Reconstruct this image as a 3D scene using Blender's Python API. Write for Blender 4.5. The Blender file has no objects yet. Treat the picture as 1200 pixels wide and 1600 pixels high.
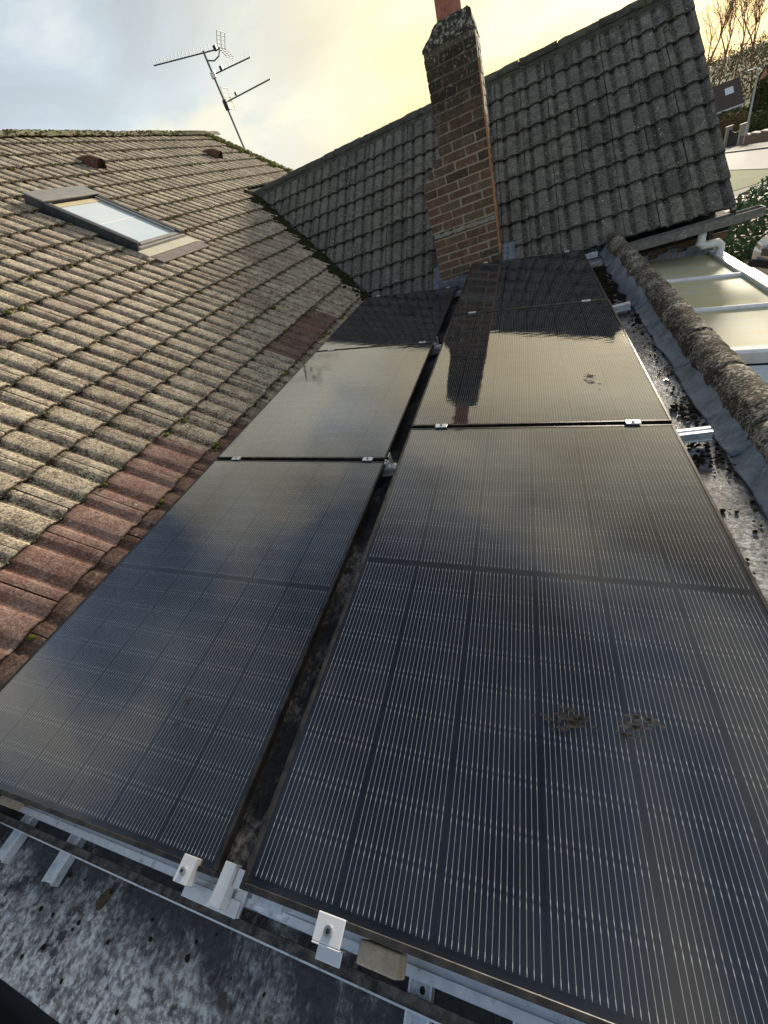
import bpy, bmesh, math, random
from mathutils import Vector, Matrix, noise as mnoise
random.seed(7)
SC = bpy.context.scene
COL = SC.collection
rad = math.radians
Rnd = random.random
def uni(a, b): return a + (b - a) * random.random()

# ------------------------------------------------------------------ camera
cam_d = bpy.data.cameras.new('camera')
cam = bpy.data.objects.new('camera', cam_d); COL.objects.link(cam)
cam_d.sensor_fit = 'VERTICAL'; cam_d.sensor_height = 36.0
cam_d.lens = 36.0 * 605.7 / 1600.0
cam_d.clip_start = 0.02; cam_d.clip_end = 3000
CR = Vector((0.91914, 0.24461, -0.30879)); CU = Vector((0.06530, 0.67841, 0.73178)); CF = Vector((-0.38848, 0.69277, -0.60758))
CAMLOC = Vector((0.6103, 0.0441, 0.9205))
cam.matrix_world = Matrix(((CR.x, CU.x, -CF.x, CAMLOC.x), (CR.y, CU.y, -CF.y, CAMLOC.y), (CR.z, CU.z, -CF.z, CAMLOC.z), (0, 0, 0, 1)))
SC.camera = cam

# ------------------------------------------------------------------ sky, sun, exposure
SUN_AZ, SUN_EL = 14.0, 13.0           # azimuth from +Y towards +X
SUNV = Vector((math.sin(rad(SUN_AZ)) * math.cos(rad(SUN_EL)), math.cos(rad(SUN_AZ)) * math.cos(rad(SUN_EL)), math.sin(rad(SUN_EL))))
W = bpy.data.worlds.new('World'); SC.world = W; W.use_nodes = True
SC.view_settings.view_transform = 'Standard'; SC.view_settings.look = 'None'
SC.view_settings.exposure = 1.24; SC.view_settings.gamma = 1.0

class NT:
    """tiny node-tree helper"""
    def __init__(s, tree):
        s.t = tree; s.n = tree.nodes; s.l = tree.links
    def new(s, typ, **kw):
        nd = s.n.new(typ)
        for k, v in kw.items(): setattr(nd, k, v)
        return nd
    def put(s, sock, v):
        if v is None: return
        if isinstance(v, bpy.types.NodeSocket): s.l.new(v, sock)
        elif isinstance(v, (tuple, list, Vector)) and sock.type == 'RGBA': sock.default_value = (v[0], v[1], v[2], 1)
        else: sock.default_value = v
    def math(s, op, a, b=None, clamp=False):
        nd = s.new('ShaderNodeMath', operation=op); nd.use_clamp = clamp
        s.put(nd.inputs[0], a); s.put(nd.inputs[1], b); return nd.outputs[0]
    def vmath(s, op, a, b=None):
        nd = s.new('ShaderNodeVectorMath', operation=op)
        s.put(nd.inputs[0], a); s.put(nd.inputs[1], b)
        return nd.outputs['Value'] if op in ('DOT_PRODUCT', 'LENGTH', 'DISTANCE') else nd.outputs[0]
    def mix(s, f, a, b, blend='MIX'):
        nd = s.new('ShaderNodeMix', data_type='RGBA', blend_type=blend)
        s.put(nd.inputs[0], f); s.put(nd.inputs[6], a); s.put(nd.inputs[7], b); return nd.outputs[2]
    def ramp(s, f, stops, interp='LINEAR'):
        nd = s.new('ShaderNodeValToRGB'); cr = nd.color_ramp; cr.interpolation = interp
        while len(cr.elements) < len(stops): cr.elements.new(0.5)
        for e, (p, c) in zip(cr.elements, stops):
            e.position = p
            e.color = (c, c, c, 1) if not isinstance(c, (tuple, list)) else (c[0], c[1], c[2], 1)
        s.put(nd.inputs[0], f); return nd.outputs[0]
    def noise(s, vec, scale, detail=4, rough=.55, dist=0.0):
        nd = s.new('ShaderNodeTexNoise'); s.put(nd.inputs['Vector'], vec)
        nd.inputs['Scale'].default_value = scale; nd.inputs['Detail'].default_value = detail
        nd.inputs['Roughness'].default_value = rough; nd.inputs['Distortion'].default_value = dist
        return nd.outputs[0]
    def voro(s, vec, scale, feature='F1', out='Distance'):
        nd = s.new('ShaderNodeTexVoronoi', feature=feature); s.put(nd.inputs['Vector'], vec)
        nd.inputs['Scale'].default_value = scale; return nd.outputs[out]
    def pos(s): return s.new('ShaderNodeNewGeometry').outputs['Position']
    def obj(s): return s.new('ShaderNodeTexCoord').outputs['Object']
    def uv(s): return s.new('ShaderNodeTexCoord').outputs['UV']
    def rnd(s): return s.new('ShaderNodeObjectInfo').outputs['Random']
    def sep(s, v): nd = s.new('ShaderNodeSeparateXYZ'); s.put(nd.inputs[0], v); return nd.outputs
    def mapv(s, v, scale=(1, 1, 1), loc=(0, 0, 0), rot=(0, 0, 0)):
        nd = s.new('ShaderNodeMapping'); s.put(nd.inputs[0], v)
        nd.inputs['Location'].default_value = loc; nd.inputs['Rotation'].default_value = rot; nd.inputs['Scale'].default_value = scale
        return nd.outputs[0]
    def bump(s, h, strength=.3, dist=.01):
        nd = s.new('ShaderNodeBump'); nd.inputs['Strength'].default_value = strength; nd.inputs['Distance'].default_value = dist
        s.put(nd.inputs['Height'], h); return nd.outputs[0]

def build_world():
    t = NT(W.node_tree); W.node_tree.nodes.clear()
    out = t.new('ShaderNodeOutputWorld'); bg = t.new('ShaderNodeBackground')
    sky = t.new('ShaderNodeTexSky', sky_type='NISHITA'); sky.sun_disc = False
    sky.sun_elevation = rad(SUN_EL); sky.sun_rotation = rad(SUN_AZ); sky.air_density = 1.4; sky.dust_density = 2.0
    d = t.new('ShaderNodeTexCoord').outputs['Generated']
    dot = t.vmath('DOT_PRODUCT', d, tuple(SUNV))
    z = t.sep(d)[2]
    zc = t.math('MAXIMUM', z, 0.0)
    # cloud deck: stretch the directions as a flat layer overhead
    k = t.math('ADD', zc, 0.22)
    inv = t.math('DIVIDE', 1.0, k)
    sc = t.new('ShaderNodeVectorMath', operation='SCALE'); t.put(sc.inputs[0], d); t.put(sc.inputs['Scale'], inv)
    n1 = t.noise(t.mapv(sc.outputs[0], (1, 1, .2), (10.3, 19.0, 0)), 1.5, 5, .5, .5)
    n2 = t.noise(t.mapv(sc.outputs[0], (1, 1, .2), (11.6, 9.2, 2)), 1.5, 4, .5)
    grey = t.ramp(n1, [(.40, (.055, .08, .13)), (.53, (.23, .30, .41)), (.66, (.82, .78, .68))])
    lowgrey = t.mix(t.math('MULTIPLY', t.math('SUBTRACT', 1.0, t.math('MULTIPLY', t.math('SUBTRACT', zc, .14), 2.0, True), True), .93), grey, (.60, .68, .735))
    glow = t.ramp(dot, [(.60, 0.0), (.72, .12), (.82, .45), (.90, .88), (.96, 1.0), (1.0, 1.0)])
    glow = t.math('MULTIPLY', glow, t.math('SUBTRACT', 1.0, t.math('MULTIPLY', zc, .80)))
    warm = t.ramp(n2, [(.36, (.80, .62, .27)), (.5, (.90, .74, .38)), (.64, (.98, .87, .56))])
    near = t.math('POWER', t.math('MAXIMUM', dot, 0.0), 60.0)
    warm2 = t.mix(t.math('MULTIPLY', near, .55, True), warm, (1.25, 1.2, .98))
    warmhi = t.math('MULTIPLY', glow, t.ramp(n2, [(.35, .85), (.6, 1.0)]))
    clouds = t.mix(warmhi, lowgrey, warm2)
    # a long warm break in the overcast above the sun
    gap = t.math('MULTIPLY', t.ramp(n2, [(.55, 0.0), (.66, 1.0)]), t.ramp(dot, [(.2, 0.0), (.6, .6)]))
    clouds = t.mix(t.math('MULTIPLY', gap, .8), clouds, (.95, .84, .56))
    nish = t.new('ShaderNodeVectorMath', operation='SCALE'); t.put(nish.inputs[0], sky.outputs[0]); nish.inputs['Scale'].default_value = .10
    col = t.mix(.86, nish.outputs[0], clouds)
    t.put(bg.inputs[0], col); bg.inputs[1].default_value = .57
    t.l.new(bg.outputs[0], out.inputs[0])
build_world()
sun_d = bpy.data.lights.new('sun', 'SUN'); sun_d.energy = 3.7; sun_d.angle = rad(8); sun_d.color = (1.0, .89, .73)
sun = bpy.data.objects.new('sun', sun_d); COL.objects.link(sun)
sun.rotation_euler = (-SUNV).to_track_quat('-Z', 'Y').to_euler()

# ------------------------------------------------------------------ mesh helpers
class MB:
    def __init__(s): s.v = []; s.f = []; s.uv = None
    def face(s, pts):
        i = len(s.v); s.v += [tuple(p) for p in pts]; s.f.append(tuple(range(i, i + len(pts)))); return s
    def box(s, a, b, m=None, taper=None):
        x0, y0, z0 = a; x1, y1, z1 = b
        P = [Vector(p) for p in ((x0, y0, z0), (x1, y0, z0), (x1, y1, z0), (x0, y1, z0), (x0, y0, z1), (x1, y0, z1), (x1, y1, z1), (x0, y1, z1))]
        if m is not None: P = [m @ p for p in P]
        i = len(s.v); s.v += [tuple(p) for p in P]
        s.f += [(i, i+3, i+2, i+1), (i+4, i+5, i+6, i+7), (i, i+1, i+5, i+4), (i+1, i+2, i+6, i+5), (i+2, i+3, i+7, i+6), (i+3, i, i+4, i+7)]
        return s
    def tube(s, p0, p1, r0, r1=None, n=8, caps=True):
        p0 = Vector(p0); p1 = Vector(p1); r1 = r0 if r1 is None else r1
        d = (p1 - p0)
        if d.length < 1e-6: return s
        d.normalize(); a = d.orthogonal().normalized(); b = d.cross(a)
        i = len(s.v)
        for p, r in ((p0, r0), (p1, r1)):
            for k in range(n):
                t = 2 * math.pi * k / n; s.v.append(tuple(p + a * (r * math.cos(t)) + b * (r * math.sin(t))))
        for k in range(n): s.f.append((i + k, i + (k+1) % n, i + n + (k+1) % n, i + n + k))
        if caps: s.f.append(tuple(i + k for k in reversed(range(n)))); s.f.append(tuple(i + n + k for k in range(n)))
        return s
    def path(s, pts, r, n=8):
        """round tube along a polyline with mitred rings"""
        pts = [Vector(p) for p in pts]; rings = []
        up = Vector((0.123, .31, .94)).normalized()
        for q, p in enumerate(pts):
            d = (pts[min(q+1, len(pts)-1)] - pts[max(q-1, 0)]).normalized()
            a = d.cross(up).normalized(); b = a.cross(d)
            i = len(s.v); rings.append(i); rr = r[q] if isinstance(r, (list, tuple)) else r
            for k in range(n):
                t = 2*math.pi*k/n; s.v.append(tuple(p + a*rr*math.cos(t) + b*rr*math.sin(t)))
        for a, b in zip(rings, rings[1:]):
            for k in range(n): s.f.append((a+k, a+(k+1) % n, b+(k+1) % n, b+k))
        s.f.append(tuple(rings[0]+k for k in reversed(range(n)))); s.f.append(tuple(rings[-1]+k for k in range(n)))
        return s
    def extr(s, prof, p0, axis, ux, uy):
        """closed 2D profile swept from p0 along vector axis"""
        p0 = Vector(p0); axis = Vector(axis); ux = Vector(ux); uy = Vector(uy); n = len(prof); i = len(s.v)
        for o in (Vector((0, 0, 0)), axis):
            for (a, b) in prof: s.v.append(tuple(p0 + o + ux*a + uy*b))
        for k in range(n): s.f.append((i+k, i+(k+1) % n, i+n+(k+1) % n, i+n+k))
        s.f.append(tuple(i+k for k in reversed(range(n)))); s.f.append(tuple(i+n+k for k in range(n)))
        return s
    def mesh(s, name, smooth=False, fix=True):
        me = bpy.data.meshes.new(name); me.from_pydata(s.v, [], s.f)
        if fix and len(s.f) < 40000:
            bm = bmesh.new(); bm.from_mesh(me); bmesh.ops.recalc_face_normals(bm, faces=bm.faces); bm.to_mesh(me); bm.free()
        if smooth:
            for p in me.polygons: p.use_smooth = True
        me.update(); return me
    def build(s, name, mat, parent=None, smooth=False, loc=None):
        return ob(name, s.mesh(name, smooth), mat, parent, loc)
def ob(name, me, mat=None, parent=None, loc=None):
    o = bpy.data.objects.new(name, me); COL.objects.link(o)
    if mat is not None:
        if me.materials: pass
        else: me.materials.append(mat)
    if parent is not None: o.parent = parent
    if loc is not None: o.location = loc
    return o
def empty(name, loc=(0, 0, 0)):
    o = bpy.data.objects.new(name, None); COL.objects.link(o); o.location = loc; o.empty_display_size = .2; return o
def tag(o, label=None, cat=None, group=None, kind=None):
    if label: o['label'] = label
    if cat: o['category'] = cat
    if group: o['group'] = group
    if kind: o['kind'] = kind
    return o
def bevel(o, w, seg=2):
    m = o.modifiers.new('bevel', 'BEVEL'); m.width = w; m.segments = seg; m.limit_method = 'ANGLE'; return o
def roughen(me, amp, scale, seed=0):
    for v in me.vertices:
        p = v.co * scale + Vector((seed, seed*1.7, seed*.3))
        v.co += mnoise.noise_vector(p) * amp
def px_of(p):
    d = Vector(p) - CAMLOC; z = d.dot(CF)
    if z < .05: return None
    return (600 + 605.7*d.dot(CR)/z, 800 - 605.7*d.dot(CU)/z)

# ------------------------------------------------------------------ materials
MATS = {}
def material(name):
    m = bpy.data.materials.new(name); m.use_nodes = True; m.node_tree.nodes.clear()
    t = NT(m.node_tree); out = t.new('ShaderNodeOutputMaterial'); MATS[name] = m
    t.out = out; return m, t
def principled(t, base, rough=.7, metal=0.0, normal=None, spec=.4, **kw):
    b = t.new('ShaderNodeBsdfPrincipled')
    t.put(b.inputs['Base Color'], base); t.put(b.inputs['Roughness'], rough); t.put(b.inputs['Metallic'], metal)
    b.inputs['Specular IOR Level'].default_value = spec
    if normal is not None: t.put(b.inputs['Normal'], normal)
    for k, v in kw.items(): t.put(b.inputs[k], v)
    t.l.new(b.outputs[0], t.out.inputs[0]); return b
def simple(name, col, rough=.7, metal=0.0, var=.15, nscale=8, bump=0.0, spec=.4, dirt=None, dirt_amt=.4):
    m, t = material(name); p = t.pos()
    n = t.noise(p, nscale, 5, .6)
    base = t.mix(t.ramp(n, [(.3, 0.0), (.7, 1.0)]), tuple(c*(1-var) for c in col), tuple(min(1, c*(1+var)) for c in col))
    if dirt: base = t.mix(t.math('MULTIPLY', t.ramp(t.noise(p, nscale*2.3, 6, .7), [(.5, 0.0), (.68, 1.0)]), dirt_amt), base, dirt)
    nrm = t.bump(t.noise(p, nscale*4, 5, .65), bump, .01) if bump else None
    principled(t, base, rough, metal, nrm, spec); return m

def tile_material(name, base_a, base_b, lichen, grime_shade, lich_amt, grime_shade_amt, spots=.3, mossy=0.0, strip=.5):
    """weathered concrete tile: body colour by tile, lichen crust, black algae and painted shade in channels and laps, white spots"""
    m, t = material(name); p = t.pos(); u = t.sep(t.uv()); r = t.rnd()
    big = t.noise(p, 1.3, 3, .5); fine = t.noise(p, 38, 6, .75); mid = t.noise(p, 11, 5, .65)
    body = t.mix(t.ramp(t.math('ADD', t.math('MULTIPLY', r, .6), t.math('MULTIPLY', mid, .4)), [(.2, 0.0), (.8, 1.0)]), base_a, base_b)
    body = t.mix(t.ramp(fine, [(.35, .45), (.6, 0.0)]), body, tuple(c*.45 for c in base_a))
    # lichen crust
    lm = t.ramp(t.math('ADD', t.math('MULTIPLY', t.noise(p, 105, 5, .75), .66), t.math('MULTIPLY', mid, .34)), [(.465, 0.0), (.52, 1.0)])
    lm = t.math('MULTIPLY', lm, t.ramp(t.math('FRACT', t.math('MULTIPLY', r, 7.31)), [(0.0, .45), (.5, .95), (1.0, 1.0)]))
    lm = t.math('MULTIPLY', t.math('MULTIPLY', lm, t.ramp(big, [(.25, .55), (.6, 1.0)])), lich_amt)
    body = t.mix(lm, body, lichen)
    # black algae and painted roll shade, in irregular bands along the channels (u runs across the tile)
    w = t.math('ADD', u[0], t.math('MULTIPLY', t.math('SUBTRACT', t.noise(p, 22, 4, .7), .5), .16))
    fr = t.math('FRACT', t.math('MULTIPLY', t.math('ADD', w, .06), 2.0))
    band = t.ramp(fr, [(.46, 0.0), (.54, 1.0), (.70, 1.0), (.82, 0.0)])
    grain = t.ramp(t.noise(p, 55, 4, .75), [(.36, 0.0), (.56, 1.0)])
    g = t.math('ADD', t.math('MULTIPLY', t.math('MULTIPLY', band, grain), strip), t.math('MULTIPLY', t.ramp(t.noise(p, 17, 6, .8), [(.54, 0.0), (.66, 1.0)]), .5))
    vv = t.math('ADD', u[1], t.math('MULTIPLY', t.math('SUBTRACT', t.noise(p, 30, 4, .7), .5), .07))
    lap = t.math('MAXIMUM', t.ramp(vv, [(.74, 0.0), (.80, .9)]), t.ramp(vv, [(.004, 1.0), (.022, 0.0)]))  # step shadow painted at laps and lips, together with mossy dirt
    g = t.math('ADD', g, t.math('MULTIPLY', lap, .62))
    g = t.math('MULTIPLY', g, grime_shade_amt, True)
    body = t.mix(g, body, grime_shade)
    sp2 = t.ramp(t.noise(p, 62, 3, .6), [(.555, 0.0), (.60, 1.0)])
    body = t.mix(t.math('MULTIPLY', sp2, grime_shade_amt*.72), body, grime_shade)
    sp3 = t.ramp(t.noise(t.mapv(p, (1, 1, 1), (7, 3, 5)), 75, 3, .6), [(.60, 0.0), (.64, 1.0)])
    body = t.mix(t.math('MULTIPLY', sp3, lich_amt*.8), body, tuple(min(.8, c*1.15) for c in lichen))
    # white lichen spots
    v = t.voro(p, 19); sp = t.math('MULTIPLY', t.ramp(v, [(.10, 1.0), (.19, 0.0)]), t.ramp(t.noise(p, 6, 3, .6), [(.52, 0.0), (.62, 1.0)]))
    body = t.mix(t.math('MULTIPLY', sp, spots), body, (.66, .64, .57))
    if mossy:
        mz = t.math('MULTIPLY', t.ramp(t.math('ADD', t.math('MULTIPLY', big, .5), t.math('MULTIPLY', t.noise(p, 15, 5, .7), .5)), [(.52, 0.0), (.62, 1.0)]), mossy)
        body = t.mix(mz, body, (.115, .13, .03))
    h = t.math('ADD', fine, t.math('MULTIPLY', lm, .6))
    principled(t, body, .92, 0, t.bump(h, .75, .006), .18); return m

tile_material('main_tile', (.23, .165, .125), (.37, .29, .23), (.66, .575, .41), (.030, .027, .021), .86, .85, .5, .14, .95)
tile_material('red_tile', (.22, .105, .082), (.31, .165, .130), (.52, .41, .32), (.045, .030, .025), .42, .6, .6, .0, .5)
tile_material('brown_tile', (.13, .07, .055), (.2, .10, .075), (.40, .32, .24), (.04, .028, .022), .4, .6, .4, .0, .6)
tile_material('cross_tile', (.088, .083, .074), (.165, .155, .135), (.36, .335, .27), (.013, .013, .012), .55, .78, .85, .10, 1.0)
tile_material('ridge_mossy', (.15, .13, .09), (.22, .2, .15), (.45, .42, .30), (.05, .05, .03), .6, .4, .3, .95, .0)
tile_material('ridge_dark', (.06, .06, .056), (.11, .105, .095), (.27, .26, .21), (.02, .02, .018), .5, .5, .3, .35, .0)

def capping_mat():
    m, t = material('capping'); p = t.pos()
    # crusty brown-black cap with cream lichen flakes smeared round the roll
    q = t.mapv(p, (1, 1.5, 1))
    n = t.noise(q, 24, 6, .72); body = t.mix(t.ramp(n, [(.35, 0.0), (.65, 1.0)]), (.032, .028, .022), (.115, .095, .066))
    fl = t.ramp(t.math('ADD', t.math('MULTIPLY', t.noise(t.mapv(p, (1, 1.6, 1), (3, 2, 1)), 62, 5, .75), .7), t.math('MULTIPLY', t.noise(p, 9, 3, .6), .3)), [(.52, 0.0), (.555, 1.0)])
    body = t.mix(t.math('MULTIPLY', fl, .8), body, (.50, .45, .37))
    v = t.ramp(t.voro(q, 17), [(.11, 1.0), (.2, 0.0)])
    body = t.mix(t.math('MULTIPLY', v, t.ramp(t.noise(p, 7, 3), [(.48, 0.0), (.6, .9)])), body, (.62, .58, .50))
    principled(t, body, .95, 0, t.bump(n, 1.0, .012), .15)
capping_mat()

def brick_mat():
    m, t = material('brick'); p = t.pos(); r = t.rnd()
    c = t.ramp(r, [(0.0, (.09, .066, .05)), (.2, (.16, .095, .066)), (.45, (.21, .105, .070)), (.65, (.14, .098, .07)), (.82, (.18, .13, .082)), (1.0, (.22, .135, .092))], 'CONSTANT')
    n = t.noise(p, 60, 6, .7); c = t.mix(t.ramp(n, [(.38, .6), (.62, 0.0)]), c, (.06, .045, .035))
    c = t.mix(t.ramp(t.noise(p, 22, 5, .7), [(.52, 0.0), (.66, .6)]), c, (.26, .225, .165))
    z = t.sep(p)[2]
    n2 = t.noise(p, 9, 5, .65)
    soot = t.math('MULTIPLY', t.ramp(t.math('ADD', t.math('MULTIPLY', t.math('SUBTRACT', z, .85), .8), t.math('MULTIPLY', n2, .6)), [(.42, 0.0), (.72, 1.0)]), .8)
    c = t.mix(soot, c, (.035, .033, .024))
    alg = t.math('MULTIPLY', t.ramp(t.noise(p, 5, 4, .6), [(.5, 0.0), (.68, .55)]), 1.0)
    c = t.mix(alg, c, (.13, .115, .06))
    li = t.math('MULTIPLY', t.ramp(t.noise(p, 48, 5, .75), [(.58, 0.0), (.64, 1.0)]), t.ramp(t.math('ADD', t.math('MULTIPLY', t.math('SUBTRACT', z, 1.1), .6), t.math('MULTIPLY', t.noise(p, 7, 3), .7)), [(.4, 0.06), (.75, .9)]))
    c = t.mix(li, c, (.60, .57, .46))
    principled(t, c, .93, 0, t.bump(n, .8, .006), .15)
brick_mat()
def mortar_mat():
    m, t = material('mortar'); p = t.pos(); z = t.sep(p)[2]
    c = t.mix(t.noise(p, 25, 5, .7), (.24, .20, .145), (.44, .38, .29))
    dk = t.ramp(t.math('ADD', z, t.math('MULTIPLY', t.noise(p, 8, 4), .9)), [(.0, 0.0), (1.0, 1.0)])
    dk = t.ramp(t.math('ADD', t.math('MULTIPLY', t.math('SUBTRACT', z, .75), .7), t.math('MULTIPLY', t.noise(p, 9, 5), .6)), [(.42, 0.0), (.76, .85)])
    c = t.mix(dk, c, (.075, .068, .05))
    c = t.mix(t.math('MULTIPLY', t.ramp(t.noise(p, 40, 5, .75), [(.57, 0.0), (.63, 1.0)]), t.math('MULTIPLY', z, .45, True)), c, (.55, .52, .42))
    principled(t, c, .95, 0, t.bump(t.noise(p, 80, 4), .6, .004), .1)
    m, t = material('flaunching'); p = t.pos()
    c = t.mix(t.ramp(t.noise(p, 30, 6, .75), [(.50, 0.0), (.60, 1.0)]), (.05, .046, .036), (.36, .34, .27))
    principled(t, c, .95, 0, t.bump(t.noise(p, 50, 5), .8, .01), .1)
mortar_mat()
simple('terracotta', (.42, .17, .12), .8, 0, .2, 12, .3, .2, (.09, .06, .05), .5)
simple('vent_terracotta', (.13, .06, .045), .85, 0, .25, 14, .4, .2, (.04, .03, .025), .6)
simple('orange_strip', (.42, .20, .10), .8, 0, .2, 30, .4, .2, (.5, .42, .3), .5)

def lead_mat():
    m, t = material('lead'); p = t.pos()
    n = t.noise(p, 9, 6, .65, .6)
    c = t.mix(t.ramp(n, [(.32, 0.0), (.68, 1.0)]), (.085, .10, .125), (.24, .27, .31))
    c = t.mix(t.math('MULTIPLY', t.ramp(t.noise(t.mapv(p, (1, 3, 1)), 26, 5, .7), [(.55, 0.0), (.66, 1.0)]), .5), c, (.42, .45, .47))
    c = t.mix(t.math('MULTIPLY', t.ramp(t.noise(p, 15, 5, .7), [(.6, 0.0), (.68, 1.0)]), .7), c, (.05, .052, .05))
    principled(t, c, t.ramp(n, [(.3, .42), (.7, .62)]), .35, t.bump(t.noise(p, 22, 5, .6), .55, .012), .5)
lead_mat()
def felt_mat():
    m, t = material('felt'); p = t.pos()
    # old bitumen felt: black-blue, worn pale where the water stood
    y = t.sep(p)[1]; x = t.sep(p)[0]
    st = t.mapv(p, (2.2, .9, 1), (0, 0, 0), (0, 0, rad(28)))
    n = t.noise(st, 30, 8, .8, .8); nb = t.noise(p, 3.4, 4, .6, .6); n3 = t.noise(p, 60, 5, .7)
    c = t.mix(t.ramp(n3, [(.3, 0.0), (.7, 1.0)]), (.016, .019, .025), (.05, .055, .065))
    front = t.ramp(y, [(0.0, 1.0), (1.0, 1.0)])
    mr = t.new('ShaderNodeMapRange'); t.put(mr.inputs[0], y); mr.inputs[1].default_value = -.10; mr.inputs[2].default_value = -.36; mr.inputs[3].default_value = 0.0; mr.inputs[4].default_value = .34
    mx = t.new('ShaderNodeMapRange'); t.put(mx.inputs[0], x); mx.inputs[1].default_value = .9; mx.inputs[2].default_value = 1.2; mx.inputs[3].default_value = 0.0; mx.inputs[4].default_value = .05
    k = t.math('ADD', t.math('ADD', t.math('MULTIPLY', n, .42), t.math('MULTIPLY', nb, .58)), t.math('ADD', mr.outputs[0], mx.outputs[0]))
    worn = t.ramp(k, [(.50, 0.0), (.60, .55), (.72, 1.0)])
    c = t.mix(worn, c, t.ramp(t.noise(p, 60, 5, .68), [(.30, (.06, .06, .06)), (.45, (.27, .265, .26)), (.60, (.74, .75, .76))]))
    c = t.mix(t.math('MULTIPLY', t.ramp(t.noise(p, 14, 5, .7), [(.56, 0.0), (.62, 1.0)]), .85), c, (.012, .012, .012))
    c = t.mix(t.math('MULTIPLY', t.ramp(t.noise(p, 7, 5, .7), [(.62, 0.0), (.7, 1.0)]), .35), c, (.12, .09, .05))
    principled(t, c, t.ramp(n, [(.35, .22), (.6, .7)]), 0, t.bump(t.math('ADD', n, n3), .5, .006), .5)
felt_mat()
def metal_mats():
    m, t = material('aluminium'); p = t.pos()
    n = t.noise(t.mapv(p, (1, 1, 1)), 30, 5, .6)
    c = t.mix(t.ramp(n, [(.35, 0.0), (.7, 1.0)]), (.62, .68, .74), (.84, .88, .92))
    c = t.mix(t.math('MULTIPLY', t.ramp(t.noise(p, 45, 5, .7), [(.56, 0.0), (.66, 1.0)]), .45), c, (.16, .16, .15))
    principled(t, c, t.ramp(n, [(.3, .28), (.7, .45)]), .45, t.bump(n, .05, .002), .5)
    m, t = material('bright_clamp'); p = t.pos(); n = t.noise(p, 40, 4)
    principled(t, t.mix(n, (.66, .68, .70), (.82, .83, .84)), .38, .55, None, .5)
    m, t = material('dirty_steel'); p = t.pos(); n = t.noise(p, 28, 6, .7)
    principled(t, t.mix(t.ramp(n, [(.4, 0.0), (.6, 1.0)]), (.035, .033, .03), (.15, .14, .125)), .6, .4, t.bump(n, .4, .004), .4)
    m, t = material('steel_bolt'); principled(t, (.45, .45, .44), .3, .9)
    m, t = material('black_frame'); p = t.pos(); n = t.noise(p, 20, 5, .6)
    principled(t, t.mix(t.ramp(n, [(.4, 0.0), (.7, 1.0)]), (.020, .020, .021), (.075, .068, .058)), .38, .55, None, .5)
    m, t = material('antenna_metal'); principled(t, (.10, .11, .115), .5, .6)
metal_mats()

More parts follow.
